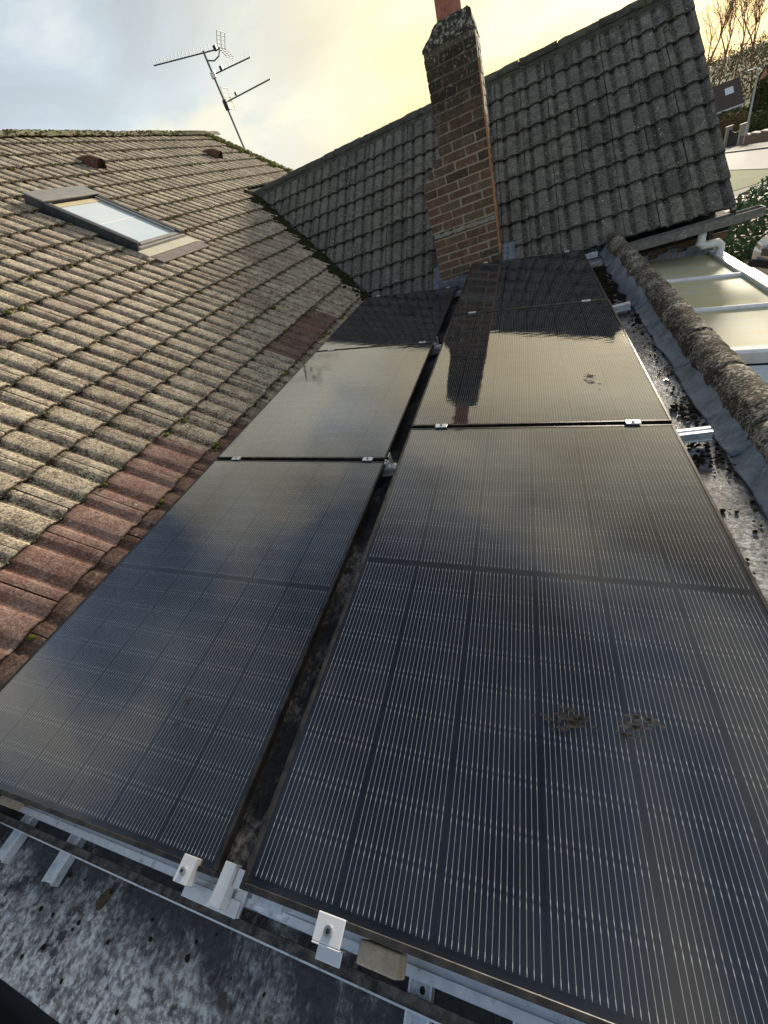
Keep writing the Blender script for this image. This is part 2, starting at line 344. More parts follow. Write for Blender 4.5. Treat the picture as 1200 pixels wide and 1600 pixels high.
def cell_mat():
    m, t = material('solar_cell'); o = t.obj(); s = t.sep(o)     # cell local: x 0..0.182, y 0..0.091
    r = t.rnd(); PIT = .01108; X0 = .091 - 8*PIT            # sixteen fine ribbons, clear of the cell edges
    q = t.math('SUBTRACT', s[0], X0)
    fx = t.math('FRACT', t.math('DIVIDE', q, PIT))
    dx = t.math('MULTIPLY', t.math('ABSOLUTE', t.math('SUBTRACT', fx, .5)), PIT)           # metres from the ribbon
    inside = t.math('LESS_THAN', t.math('ABSOLUTE', t.math('SUBTRACT', s[0], .091)), 8*PIT)
    yn = t.math('DIVIDE', s[1], .091)
    e = t.math('ABSOLUTE', t.math('SUBTRACT', yn, .5))                                     # 0 centre .. .5 ends
    # soldered pads: slightly wider near the ends and at regular points
    pad_end = t.ramp(e, [(.37, 0.0), (.39, 1.0), (.45, 1.0), (.47, 0.0)])
    wid = t.math('ADD', .00031, t.math('MULTIPLY', pad_end, .00030))
    on = t.math('MULTIPLY', t.math('MULTIPLY', t.math('LESS_THAN', dx, wid), inside), t.math('LESS_THAN', e, .499))
    # faint collecting fingers
    fy = t.math('ABSOLUTE', t.math('SUBTRACT', t.math('FRACT', t.math('MULTIPLY', s[1], 1/.0013)), .5))
    finger = t.math('MULTIPLY', t.math('LESS_THAN', fy, .10), .03)
    base = t.mix(r, (.0050, .0075, .0150), (.0070, .0100, .0190))
    base = t.mix(finger, base, (.22, .22, .23))
    gl = t.mix(t.noise(t.pos(), 90, 2), (.40, .41, .42), (.66, .67, .67))
    base = t.mix(on, base, gl)
    principled(t, base, .6, 0, None, 0.0)
    m, t = material('backsheet'); principled(t, (.009, .010, .014), .6, 0, None, 0.0)
    # front glass: see-through with Fresnel reflection, a thin film of dust and dried water marks
    m, t = material('panel_glass'); p = t.pos()
    fr = t.new('ShaderNodeFresnel'); fr.inputs['IOR'].default_value = 1.72
    wob = t.noise(t.mapv(p, (1, 2.2, 1)), 9, 3, .5)
    nb = t.bump(wob, .022, .02); t.put(fr.inputs['Normal'], nb)
    gl = t.new('ShaderNodeBsdfGlossy'); t.put(gl.inputs['Color'], (1, 1, 1)); t.put(gl.inputs['Normal'], nb)
    smear = t.noise(t.mapv(p, (1.2, .35, 1), (4, 2, 0), (0, 0, rad(20))), 4.5, 5, .6, .8)
    t.put(gl.inputs['Roughness'], t.ramp(smear, [(.35, .018), (.7, .06)]))
    tr = t.new('ShaderNodeBsdfTransparent')
    a = t.new('ShaderNodeMixShader'); t.put(a.inputs[0], t.math('ADD', t.math('MULTIPLY', t.math('SUBTRACT', fr.outputs[0], .07), 3.3), .060, True)); t.put(a.inputs[0], t.math('MINIMUM', a.inputs[0].links[0].from_socket, .31)); t.l.new(tr.outputs[0], a.inputs[1]); t.l.new(gl.outputs[0], a.inputs[2])
    df = t.new('ShaderNodeBsdfDiffuse'); t.put(df.inputs[0], (.42, .40, .36))
    dust = t.math('ADD', .003, t.math('MULTIPLY', t.ramp(smear, [(.45, 0.0), (.75, 1.0)]), .014))
    dust = t.math('ADD', dust, t.math('MULTIPLY', t.ramp(t.noise(p, 130, 3, .6), [(.66, 0.0), (.72, 1.0)]), .05))
    b = t.new('ShaderNodeMixShader'); t.put(b.inputs[0], dust); t.l.new(a.outputs[0], b.inputs[1]); t.l.new(df.outputs[0], b.inputs[2])
    t.l.new(b.outputs[0], t.out.inputs[0])
cell_mat()
def glass_like():
    m, t = material('window_glass'); p = t.pos()      # opaque pane; pale blind and sky reflection are painted into its colour
    c = t.mix(t.noise(p, 3, 3), (.52, .60, .66), (.66, .72, .76))
    principled(t, c, .06, 0, None, .9)
    m, t = material('polycarbonate'); p = t.pos()
    n = t.noise(t.mapv(p, (.7, 4, 1)), 3.2, 6, .65)
    c = t.mix(t.ramp(n, [(.4, 0.0), (.62, 1.0)]), (.46, .47, .36), (.48, .43, .21))
    c = t.mix(t.ramp(t.noise(t.mapv(p, (.6, 5, 1), (3, 1, 0)), 7, 5, .7), [(.56, 0.0), (.70, .35)]), c, (.28, .24, .11))
    principled(t, c, .6, 0, t.bump(t.noise(p, 9, 3), .06, .01), .3)
glass_like()
simple('white_upvc', (.74, .76, .78), .35, 0, .06, 6, 0, .5, (.42, .43, .40), .35)
simple('pale_blue_upvc', (.55, .63, .68), .4, 0, .08, 6, 0, .5, (.35, .4, .4), .3)
simple('skylight_grey', (.045, .055, .065), .45, .3, .2, 10, 0, .5, (.15, .15, .14), .4)
simple('skylight_cap', (.30, .29, .27), .5, .3, .12, 10, 0, .4, (.16, .16, .14), .4)
simple('pine', (.58, .48, .30), .5, 0, .1, 10)
simple('blind', (.80, .84, .86), .9, 0, .05, 3)
simple('cream_lead', (.50, .46, .36), .6, .1, .1, 8, .1, .4, (.3, .26, .2), .4)
simple('purple_flash', (.17, .135, .125), .7, 0, .2, 14, .2, .3, (.3, .28, .22), .3)
simple('gutter_grey', (.16, .155, .145), .8, 0, .25, 14, .2, .3, (.38, .37, .34), .6)
simple('black_plastic', (.012, .012, .013), .45)
simple('gutter_sludge_shade', (.014, .014, .013), .9, 0, .3, 20, .5, .2)
simple('timber', (.46, .38, .28), .8, 0, .2, 30, .2, .2, (.2, .16, .12), .4)
simple('wall_brick', (.33, .20, .13), .9, 0, .25, 9, .3, .2, (.42, .34, .25), .5)
simple('moss', (.13, .135, .030), .98, 0, .4, 40, .9, .1, (.22, .21, .05), .6)
simple('black_moss', (.022, .019, .013), .98, 0, .5, 60, .9, .1, (.06, .05, .03), .5)
simple('valley_moss', (.020, .024, .009), .98, 0, .5, 22, .9, .1, (.06, .075, .015), .7)
simple('mud_felt', (.07, .055, .03), .8, 0, .4, 50, .5)
simple('mud', (.020, .019, .017), .9, 0, .3, 60)
simple('smudge', (.022, .024, .027), .6, 0, .3, 60)
simple('plaster', (.5, .47, .42), .9)
simple('underlay', (.03, .03, .03), .95)

# ------------------------------------------------------------------ geometry constants (metres)
A36 = rad(36); C36, S36, T36 = math.cos(A36), math.sin(A36), math.tan(A36)
def zmain(x): return -1.0825 - T36*x
def zcross(y): return -4.102 + T36*y
ROOFZ = -.29
EAVE_Y = 5.35; RIDGE_Y = 7.80; RIDGE_Z = zcross(RIDGE_Y)
VERGE_X = 2.44; MRIDGE_X = -5.57; MRIDGE_Z = zmain(MRIDGE_X); MVERGE_Y = 10.35
VAL = 4.13                                  # valley: x + y = VAL
TILT = rad(8.66); CT, ST = math.cos(TILT), math.sin(TILT)
PW, PH, PG = 1.134, 1.722, .02

# ================================================================== the ground and the street (setting)
def gz(y): return -3.0 - .064*(y - 6)
def setting():
    simple('ground_soil', (.16, .14, .09), .95, 0, .3, .6, 0, .2, (.09, .10, .04), .6)
    simple('grass', (.10, .12, .026), .95, 0, .25, 2.5, .4, .2, (.19, .17, .06), .5)
    simple('field', (.13, .13, .045), .95, 0, .25, .07, 0, .1, (.18, .15, .07), .5)
    simple('asphalt', (.06, .059, .06), .85, 0, .12, 3, .1, .3)
    simple('pavement_grey', (.11, .105, .10), .9, 0, .15, 3, .1, .2)
    simple('kerb_stone', (.24, .23, .21), .9, 0, .15, 4)
    m, t = material('block_paving'); p = t.pos()
    b = t.new('ShaderNodeTexBrick'); t.put(b.inputs['Vector'], p); b.inputs['Scale'].default_value = 1.0
    b.inputs['Brick Width'].default_value = .24; b.inputs['Row Height'].default_value = .12; b.inputs['Mortar Size'].default_value = .008
    t.put(b.inputs['Color1'], (.26, .155, .11)); t.put(b.inputs['Color2'], (.33, .22, .16)); t.put(b.inputs['Mortar'], (.16, .13, .1))
    principled(t, t.mix(t.math('MULTIPLY', t.noise(p, 1.2, 4), .5), b.outputs[0], (.42, .34, .26)), .85)
    g = MB()
    # one sheet: falls away from the house, then rises to a low far crest
    ys = [-600, -60, 6, 20, 40, 60, 80, 100, 130, 170, 200, 240, 300, 500, 900]
    def tz(y): return -3.0 - .064*max(y-6, 0) if y < 100 else (-9.0 + (y-100)*.050 if y < 240 else -2.0 - (y-240)*.03)
    xs = [-900, -200, -60, -10, 0, 10, 20, 40, 70, 120, 300, 900]
    for a, b in zip(ys, ys[1:]):
        for c, d in zip(xs, xs[1:]):
            g.face([(c, a, tz(a)-.06), (d, a, tz(a)-.06), (d, b, tz(b)-.06), (c, b, tz(b)-.06)])
    tag(g.build('ground', MATS['field']), kind='structure')
    def strip(name, x0, x1, y0, y1, dz, mat, n=8, kind='structure'):
        m = MB()
        for i in range(n):
            a = y0 + (y1-y0)*i/n; b = y0 + (y1-y0)*(i+1)/n
            m.face([(x0, a, gz(a)+dz), (x1, a, gz(a)+dz), (x1, b, gz(b)+dz), (x0, b, gz(b)+dz)])
        return tag(m.build(name, MATS[mat]), kind=kind)
    strip('driveway', 2.7, 12.4, 6, 26.3, 0, 'block_paving')
    strip('footpath', 2.7, 12.4, 26.35, 28.0, .004, 'pavement_grey')
    strip('grass_verge', 2.7, 12.75, 28.05, 95, .02, 'grass', 20)
    strip('road', 13.0, 17.0, 6, 98, -.02, 'asphalt', 20)
    strip('pavement', 17.25, 19.0, 6, 98, .06, 'pavement_grey', 20)
    m = MB()
    for i in range(24):
        a = 6 + i*3.8; b = a + 3.78
        m.box((-.12, 0, -.2), (.12, b-a, .07), Matrix.Translation((17.12, a, gz(a))) @ Matrix.Rotation(math.atan(-.064), 4, 'X'))
    tag(m.build('kerb', MATS['kerb_stone']), kind='structure')
    m = MB()
    for i in range(24):
        a = 6 + i*3.8; b = a + 3.78
        m.box((-.12, 0, -.2), (.12, b-a, .05), Matrix.Translation((12.88, a, gz(a))) @ Matrix.Rotation(math.atan(-.064), 4, 'X'))
    tag(m.build('kerb', MATS['kerb_stone']), kind='structure')
setting()

# ================================================================== the house
HOUSE = tag(empty('brick_house', (-2, 7, -3.05)), 'brick bungalow with lichen covered tiled roofs, chimney and low flat roof extension', 'house')
bpy.context.view_layer.update()
HINV = HOUSE.matrix_world.inverted()
def hpart(o, parent=None):
    """parent to the house (or one of its parts), keeping world placement"""
    par = HOUSE if parent is None else parent
    o.parent = par
    if par is HOUSE: o.matrix_parent_inverse = HINV
    return o

TL, TW, TG = .385, .300, .32             # tile length, cover width, gauge
def tile_mesh(seed, flat=False):
    """interlocking concrete tile: two rolls, the side joint on the crown of one roll"""
    h = .019
    prof = [(0, h*.92), (.018, h), (.040, h*.85), (.054, .002), (.074, 0), (.092, .002), (.106, h*.85), (.122, h), (.152, h*1.06), (.182, h), (.198, h*.85), (.212, .002), (.232, 0), (.250, .002), (.264, h*.85), (.282, h), (.2945, h*.95)]
    th = .020; ys = [0, .006, .12, .25, TL]
    rng = random.Random(seed)
    V = []; F = []; U = []
    n = len(prof); off = Vector((seed*3.7, seed*1.3, 0))
    for j, y in enumerate(ys):
        for (x, z) in prof:
            dz = -.070*y - (.004 if j == 0 else 0)
            nz = mnoise.noise(Vector((x*40, y*18, 0)) + off)*.0014
            ny = mnoise.noise(Vector((x*55, 3.3, 0)) + off)*.006 if j < 2 else 0
            V.append((x, y + ny, z + dz + nz)); U.append((x/TW, y/TL))
    for j in range(len(ys)-1):
        for i in range(n-1):
            a = j*n + i; F.append((a, a+1, a+1+n, a+n))
    b0 = len(V)                           # bottom lip
    for (x, z) in prof: V.append((x, .004 + mnoise.noise(Vector((x*55, 3.3, 0)) + off)*.006, z - th - .004)); U.append((x/TW, 0))
    for i in range(n-1): F.append((b0+i, b0+i+1, i+1, i))
    c0 = len(V)                           # side edges
    for j, y in ((0, ys[0]), (len(ys)-1, ys[-1])):
        for s in (0, n-1):
            x, z = prof[s]; V.append((x, y, z - .070*y - th)); U.append((x/TW, y/TL))
    F.append((0, (len(ys)-1)*n, c0+2, c0)); F.append((n-1, c0+1, c0+3, (len(ys)-1)*n + n-1))
    me = bpy.data.meshes.new('tile'); me.from_pydata(V, [], F)
    uv = me.uv_layers.new(name='UVMap')
    for lp in me.loops: uv.data[lp.index].uv = U[lp.vertex_index]
    for p in me.polygons: p.use_smooth = False
    bm = bmesh.new(); bm.from_mesh(me); bmesh.ops.recalc_face_normals(bm, faces=bm.faces)
    up = sum((f.normal.z*f.calc_area() for f in bm.faces))
    if up < 0: bmesh.ops.reverse_faces(bm, faces=bm.faces)
    bm.to_mesh(me); bm.free()
    me.materials.append(MATS['main_tile'])
    return me
TILES = [tile_mesh(i) for i in range(1, 8)]

def cut_tile(me, M, plane_co, plane_no):
    """world-space copy of a tile cut by a vertical plane; keeps the side the normal points away from"""
    bm = bmesh.new(); bm.from_mesh(me); bm.transform(M)
    bmesh.ops.bisect_plane(bm, geom=bm.verts[:]+bm.edges[:]+bm.faces[:], plane_co=plane_co, plane_no=plane_no, clear_outer=True)
    if len(bm.faces) < 3: bm.free(); return None
    bm.transform(M.inverted())
    m2 = bpy.data.meshes.new('tile'); bm.to_mesh(m2); bm.free()
    m2.materials.append(MATS['main_tile']); return m2

def deck(name, quads, mat, drop_n, th=.03):
    m = MB()
    for q, nrm in quads:
        q = [Vector(p) - Vector(nrm)*drop_n for p in q]; b = [p - Vector(nrm)*th for p in q]
        m.face(q); m.face(b[::-1])
        for i in range(len(q)): m.face([q[i], q[(i+1) % len(q)], b[(i+1) % len(q)], b[i]])
    return m.build(name, mat)

def set_mat(o, name):
    o.material_slots[0].link = 'OBJECT'; o.material_slots[0].material = MATS[name]

def lay_tiles(par, spots, matfun, limit=290):
    """spots: (centre, matrix, mesh or cut mesh). The largest in view become parts, the rest one joined part"""
    vis = []; rest = []
    for c, M, me, key in spots:
        p = px_of(c)
        d = (Vector(c) - CAMLOC).length
        inside = p is not None and -40 < p[0] < 1240 and -40 < p[1] < 1640
        (vis if inside else rest).append((d, M, me, key))
    vis.sort(key=lambda a: a[0])
    rest += vis[limit:]; vis = vis[:limit]
    for d, M, me, key in vis:
        o = ob('tile', me); o.parent = par; o.matrix_world = M; set_mat(o, matfun(key))
    if rest:
        bm = bmesh.new()
        for d, M, me, key in rest:
            s = len(bm.verts); bm.from_mesh(me); bm.verts.ensure_lookup_table()
            bmesh.ops.transform(bm, matrix=M, verts=bm.verts[s:])
        m2 = bpy.data.meshes.new('roof_tiles'); bm.to_mesh(m2); bm.free()
        m2.materials.clear(); m2.materials.append(MATS[matfun(None)])
        o = ob('roof_tiles', m2); o.parent = par; o['kind'] = 'stuff'

# ---- main roof (slopes down towards the panels)
NM = Vector((S36, 0, C36)); NC = Vector((0, -S36, C36))
X_LOW = -1.48 + .259*1.0
def P3(x, y): return (x, y, zmain(x))
def main_roof():
    nb = (-S36, 0, C36)
    xl, yl = -1.10, VAL + 1.10
    quads = [([P3(xl, -1.2), P3(xl, yl-.03), P3(-3.67, 7.80), P3(MRIDGE_X, 7.80), P3(MRIDGE_X, -1.2)], NM),
             ([P3(-3.67, 7.80), P3(-3.67, MVERGE_Y-.03), P3(MRIDGE_X, MVERGE_Y-.03), P3(MRIDGE_X, 7.80)], NM),
             ([(MRIDGE_X, -1.2, MRIDGE_Z), (MRIDGE_X, MVERGE_Y-.03, MRIDGE_Z), (-10, MVERGE_Y-.03, MRIDGE_Z - T36*(10+MRIDGE_X)), (-10, -1.2, MRIDGE_Z - T36*(10+MRIDGE_X))], nb)]
    dk = hpart(deck('main_roof', quads, MATS['underlay'], .045))
    dk['label'] = 'main roof slope, cream lichen on rolled tiles, beside the left panels'
    spots = []
    U = Vector((-C36, 0, S36)); A = Vector((0, 1, 0))
    ncourse = 18
    k = -1
    for k in range(-1, 18):
        xb = -1.48 - .259*k
        if xb < MRIDGE_X + .12: break
        for j in range(-4, 36):
            y0 = .03 + j*TW + (.0 if k % 2 == 0 else .15)
            if y0 + TW > MVERGE_Y + .05: continue
            # opening for the roof window
            xm = xb - C36*.19
            o = Vector((xb, y0, zmain(xb)))
            c = o + A*.15 + U*.16
            if -4.45 < c.x < -3.3 and 4.20 < c.y < 4.84: continue
            M = Matrix(((A.x, U.x, NM.x, o.x), (A.y, U.y, NM.y, o.y), (A.z, U.z, NM.z, o.z), (0, 0, 0, 1)))
            M = M @ Matrix.Translation((uni(-.0025, .0025), uni(-.006, .006), uni(-.001, .003))) @ Matrix.Rotation(uni(-.007, .007), 4, 'Z') @ Matrix.Rotation(uni(-.006, .006), 4, 'Y')
            me = random.choice(TILES)
            cor = [o, o + A*TW, o + U*TL, o + A*TW + U*TL]
            s = [p.x + p.y - VAL for p in cor]
            if xb > -3.75:
                if min(s) > -.06: continue
                if max(s) > -.06:
                    me = cut_tile(me, M, Vector((VAL-.06, 0, 0)), Vector((1, 1, 0)).normalized())
                    if me is None: continue
            elif max(s) > -.02 and min(p.x for p in cor) > -3.9 and min(s) > -.3 and o.y < 8.0:
                pass
            spots.append((tuple(c), M, me, (k, y0)))
    def mf(key):
        if key is None: return 'main_tile'
        k, y = key
        if k == 0 and .25 < y < 1.55: return 'red_tile'
        if k == -1 and y < 2.2: return 'brown_tile'
        if k in (0,) and 3.2 < y < 4.3: return 'brown_tile' if random.random() < .7 else 'red_tile'
        return 'main_tile'
    lay_tiles(dk, spots, mf, 290)
    # ridge tiles
    n = 0; y = -1.0
    half = [(.105*math.cos(math.pi*i/10), .085*math.sin(math.pi*i/10)) for i in range(11)]
    prof = half + [(x*.84, z*.84-.002) for x, z in reversed(half)]
    var = []
    for q in range(3):
        m = MB(); L = .44
        for seg in range(6): pass
        m.extr(prof, (0, 0, 0), (0, L, 0), (1, 0, 0), (0, 0, 1))
        me = m.mesh('ridge_tile'); bm = bmesh.new(); bm.from_mesh(me); bmesh.ops.subdivide_edges(bm, edges=[e for e in bm.edges if abs((e.verts[0].co-e.verts[1].co).y) > .3], cuts=5); bm.to_mesh(me); bm.free()
        roughen(me, .012, 22, q*5); me.materials.append(MATS['ridge_mossy']); var.append(me)
    while y < MVERGE_Y - .1:
        o = ob('ridge_tile', var[n % 3]); o.parent = dk; o.location = (MRIDGE_X + uni(-.008, .008), y, MRIDGE_Z - .035 + uni(-.006, .006)); y += .45; n += 1
    # far verge: mortar bedding and moss running down the edge
    m = MB()
    for i in range(60):
        a = MRIDGE_X + (i/60)*4.2; b = a + 4.2/60 + .004
        m.box((a, MVERGE_Y-.10+uni(-.02, .01), zmain(a)-.07), (b, MVERGE_Y+.02+uni(-.01, .02), zmain((a+b)/2)+.03+uni(-.012, .014)))
    v = m.build('verge_mortar', MATS['ridge_mossy'], dk)
    m = MB()
    for i in range(420):
        a = MRIDGE_X + (Rnd()**1.15)*3.2; r = uni(.02, .055)
        blob(m, (a, MVERGE_Y - abs(random.gauss(0, .12)), zmain(a)+.02), r, .7, seed=i)
    for i in range(420):
        yy = uni(4.5, MVERGE_Y); r = uni(.007, .020)
        tt = uni(.05, 1.5); blob(m, (MRIDGE_X + .107*math.cos(tt), yy, MRIDGE_Z - .036 + .084*math.sin(tt)), r, .55, seed=i)
    o = m.build('moss', MATS['moss'], dk, True); o['kind'] = 'stuff'
    # moss clumps sitting on tile edges
    m = MB()
    for k in range(0, 15):
        xb = -1.48 - .259*k
        for q in range(26):
            yy = uni(.2, 8.5)
            if xb + yy > VAL - .1 or Rnd() < .35: continue
            if mnoise.noise(Vector((xb*1.7, yy*1.3, 4.4))) < -.12: continue
            for e in range(random.randint(1, 3)):
                xx = xb + uni(.0, .035); blob(m, (xx, yy + uni(-.04, .04), zmain(xx)+.004), uni(.008, .023), .7, seed=q*7+e+k)
    o = m.build('moss_clumps', MATS['moss'], dk, True); o['kind'] = 'stuff'
    # gable wall at the far verge and the wall under the eave
    m = MB(); m.face([(MRIDGE_X, MVERGE_Y-.2, MRIDGE_Z-.1), (-1.6, MVERGE_Y-.2, zmain(-1.6)-.1), (-1.6, MVERGE_Y-.2, -3.6), (-9.6, MVERGE_Y-.2, -3.6), (-9.6, MVERGE_Y-.2, zmain(-1.54)-.1)])
    hpart(m.build('gable_wall', MATS['wall_brick']))
    return dk

ICO = None
def blob(m, c, r, flat=.8, seed=0):
    """lumpy little clump"""
    global ICO
    if ICO is None:
        bm = bmesh.new(); bmesh.ops.create_icosphere(bm, subdivisions=1, radius=1); ICO = ([v.co.copy() for v in bm.verts], [tuple(v.index for v in f.verts) for f in bm.faces]); bm.free()
    i = len(m.v); c = Vector(c)
    for v in ICO[0]:
        k = 1 + .45*mnoise.noise(v*1.7 + Vector((seed*1.31, seed*.77, c.y*9)))
        m.v.append((c.x + v.x*r*k, c.y + v.y*r*k, c.z + v.z*r*k*flat))
    m.f += [tuple(i + a for a in f) for f in ICO[1]]

MAIN = main_roof()

# ---- roof window
def roof_window():
    e = empty('roof_window'); hpart(e)
    e['label'] = 'roof window with grey frame and pale reflecting glass'
    U = Vector((-C36, 0, S36)); A = Vector((0, 1, 0))
    o = Vector((-3.20, 4.12, zmain(-3.20))) + NM*.0
    M = Matrix(((A.x, U.x, NM.x, o.x), (A.y, U.y, NM.y, o.y), (A.z, U.z, NM.z, o.z), (0, 0, 0, 1)))
    Wd, L = .78, 1.22; T = .085
    def part(name, boxes, mat, bv=.004):
        m = MB()
        for a, b in boxes: m.box(a, b)
        q = m.build(name, MATS[mat]); q.parent = e; q.matrix_parent_inverse = HOUSE.matrix_world.inverted() @ Matrix.Identity(4); q.matrix_world = M
        if bv: bevel(q, bv)
        return q
    part('frame_side', [((0, 0, -.06), (.055, L, T))], 'skylight_grey')
    part('frame_side', [((Wd-.055, 0, -.06), (Wd, L, T))], 'skylight_grey')
    part('sash_side', [((.057, .05, .03), (.085, L-.2, T-.006))], 'skylight_cap')
    part('sash_side', [((Wd-.085, .05, .03), (Wd-.057, L-.2, T-.006))], 'skylight_cap')
    part('bottom_rail', [((.057, .0, -.06), (Wd-.057, .045, T-.016)), ((.0, -.03, -.06), (Wd, -.002, .055))], 'skylight_cap')
    part('top_hood', [((.0, L-.20, T+.002), (Wd, L+.02, T+.02))], 'skylight_cap', .006)
    part('head_box', [((-.006, L-.19, -.05), (Wd+.006, L+.012, T+.0005))], 'skylight_grey', .004)
    part('pine_rail', [((.087, L-.275, .03), (Wd-.087, L-.202, T-.022))], 'pine')
    q = MB().face([(.085, .046, T-.03), (Wd-.085, .046, T-.03), (Wd-.085, L-.276, T-.03), (.085, L-.276, T-.03)]).mesh('pane', fix=False); q.materials.append(MATS['window_glass']); q = ob('pane', q); q.parent = e; q.matrix_parent_inverse = HOUSE.matrix_world.inverted(); q.matrix_world = M
    part('blind', [((.085, .046, .036), (Wd-.085, L-.276, .042))], 'blind', 0)
    part('roller_bar', [((.0862, .50, T-.0297), (Wd-.0862, .525, T-.0285))], 'white_upvc', 0)
    part('apron', [((-.05, -.16, .004), (Wd+.05, -.031, .030))], 'cream_lead')
    part('lower_flashing', [((-.02, -.30, .006), (Wd+.08, -.161, .022))], 'purple_flash')
roof_window()
def vents():
    for y in (5.93, 8.93):
        x = -4.66; o = Vector((x, y, zmain(x)+.01))
        U = Vector((-C36, 0, S36)); A = Vector((0, 1, 0))
        half = [(.085*math.cos(math.pi*i/10), .115*math.sin(math.pi*i/10)) for i in range(11)]
        prof = half + [(a*.8, b*.8) for a, b in reversed(half)]
        m = MB(); i0 = len(m.v)
        n = len(prof)
        for q, sc in ((0, 1.0), (.12, .95), (.24, .62), (.34, .12)):
            for (a, b) in prof: m.v.append(tuple(o + A*a*(.6+.4*sc) + U*q + NM*(b*sc)))
        for r in range(3):
            for k in range(n): m.f.append((r*n+k, r*n+(k+1) % n, (r+1)*n+(k+1) % n, (r+1)*n+k))
        q = m.build('vent_tile', MATS['vent_terracotta']); q.parent = MAIN; q['label'] = 'dark hooded vent tile'
        m = MB().box((-.062, .03, 0), (.062, .05, .085), Matrix(((A.x, U.x, NM.x, o.x), (A.y, U.y, NM.y, o.y), (A.z, U.z, NM.z, o.z), (0, 0, 0, 1))))
        q = m.build('vent_mesh', MATS['black_plastic']); q.parent = MAIN
vents()

# ---- cross roof (dark tiles, behind the panels)
def cross_roof():
    nb = (0, S36, C36)
    def Q(x, y): return (x, y, zcross(y))
    quads = [([Q(VAL-EAVE_Y-.05, EAVE_Y+.05), Q(VERGE_X-.03, EAVE_Y+.05), Q(VERGE_X-.03, RIDGE_Y), Q(VAL-RIDGE_Y, RIDGE_Y)], NC),
             ([Q(VAL-RIDGE_Y-1.2, RIDGE_Y), Q(VERGE_X-.03, RIDGE_Y), (VERGE_X-.03, 10.6, RIDGE_Z - T36*2.8), (-1.2, 10.6, RIDGE_Z - T36*2.8)], nb)]
    dk = hpart(deck('cross_roof', quads, MATS['underlay'], .045))
    dk['label'] = 'dark grey tiled cross roof behind the chimney'
    U = Vector((0, C36, S36)); A = Vector((1, 0, 0))
    spots = []; g = .325
    for k in range(0, 10):
        yb = EAVE_Y + k*g*C36
        if yb > RIDGE_Y - .14: break
        for j in range(0, 22):
            x0 = VERGE_X - .305 - j*TW - (.0 if k % 2 == 0 else 0.0)
            o = Vector((x0, yb, zcross(yb)))
            M = Matrix(((A.x, U.x, NC.x, o.x), (A.y, U.y, NC.y, o.y), (A.z, U.z, NC.z, o.z), (0, 0, 0, 1)))
            M = M @ Matrix.Translation((uni(-.003, .003), uni(-.007, .007), uni(-.001, .003))) @ Matrix.Rotation(uni(-.008, .008), 4, 'Z') @ Matrix.Rotation(uni(-.006, .006), 4, 'Y')
            me = random.choice(TILES); c = o + A*.15 + U*.16
            cor = [o, o + A*TW, o + U*TL, o + A*TW + U*TL]; s = [p.x + p.y - VAL for p in cor]
            if max(s) < .05: continue
            if min(s) < .05:
                me = cut_tile(me, M, Vector((VAL+.05, 0, 0)), Vector((-1, -1, 0)).normalized())
                if me is None: continue
            spots.append((tuple(c), M, me, (k, x0)))
    lay_tiles(dk, spots, lambda key: 'cross_tile', 290)
    half = [(.10*math.cos(math.pi*i/10), .075*math.sin(math.pi*i/10)) for i in range(11)]
    prof = half + [(a*.84, b*.84-.002) for a, b in reversed(half)]
    var = []
    for q in range(3):
        m = MB().extr(prof, (0, 0, 0), (.44, 0, 0), (0, 1, 0), (0, 0, 1)); me = m.mesh('ridge_tile')
        bm = bmesh.new(); bm.from_mesh(me); bmesh.ops.subdivide_edges(bm, edges=[e for e in bm.edges if abs((e.verts[0].co-e.verts[1].co).x) > .3], cuts=5); bm.to_mesh(me); bm.free()
        roughen(me, .010, 22, q*4+1); me.materials.append(MATS['ridge_dark']); var.append(me)
    x = VERGE_X - .44; n = 0
    while x > VAL - RIDGE_Y - .15:
        o = ob('ridge_tile', var[n % 3]); o.parent = dk; o.location = (x, RIDGE_Y + uni(-.006, .006), RIDGE_Z - .03 + uni(-.006, .006)); x -= .45; n += 1
    # verge: undercloak and mortar on the right-hand edge
    m = MB()
    for i in range(48):
        a = EAVE_Y - .02 + i*(RIDGE_Y-EAVE_Y)/48; b = a + (RIDGE_Y-EAVE_Y)/48 + .002
        pass
    yy = [EAVE_Y - .02 + i*(RIDGE_Y-EAVE_Y+.02)/60 for i in range(61)]
    for i, y in enumerate(yy):
        w = uni(-.003, .003); zt = zcross(y) - .012 + uni(-.004, .004)
        m.v += [(VERGE_X-.04, y, zt), (VERGE_X-.008+w, y, zt), (VERGE_X-.006+w, y, zt-.05), (VERGE_X-.04, y, zt-.05)]
    for i in range(60):
        for k in range(4): m.f.append((i*4+k, i*4+(k+1) % 4, i*4+4+(k+1) % 4, i*4+4+k))
    m.build('verge_mortar', MATS['gutter_grey'], dk)
    m = MB().extr([(-.12, -.10), (.12, -.10), (.06, .02), (-.06, .02)], (VAL-RIDGE_Y-.2, RIDGE_Y, RIDGE_Z), (VERGE_X-.02-VAL+RIDGE_Y+.2, 0, 0), (0, 1, 0), (0, 0, 1)); m.build('ridge_bedding', MATS['ridge_dark'], dk)
    # valley: dark channel with wet moss
    m = MB(); N = 40
    for i in range(N):
        ya = EAVE_Y + .04 + i*(RIDGE_Y-EAVE_Y-.04)/N; yb = ya + (RIDGE_Y-EAVE_Y-.04)/N
        def pt(y, s):
            x = VAL - y + s*.7; yy = y + s*.7
            return (x, yy, (zmain(x) if s < 0 else zcross(yy)) - .03 + .004*math.sin(y*40))
        for a, b in ((-.13, -.05), (-.05, .0), (.0, .05), (.05, .13)):
            m.face([pt(ya, a), pt(ya, b), pt(yb, b), pt(yb, a)])
    v = m.build('valley_gutter', MATS['lead'], dk)
    m = MB()
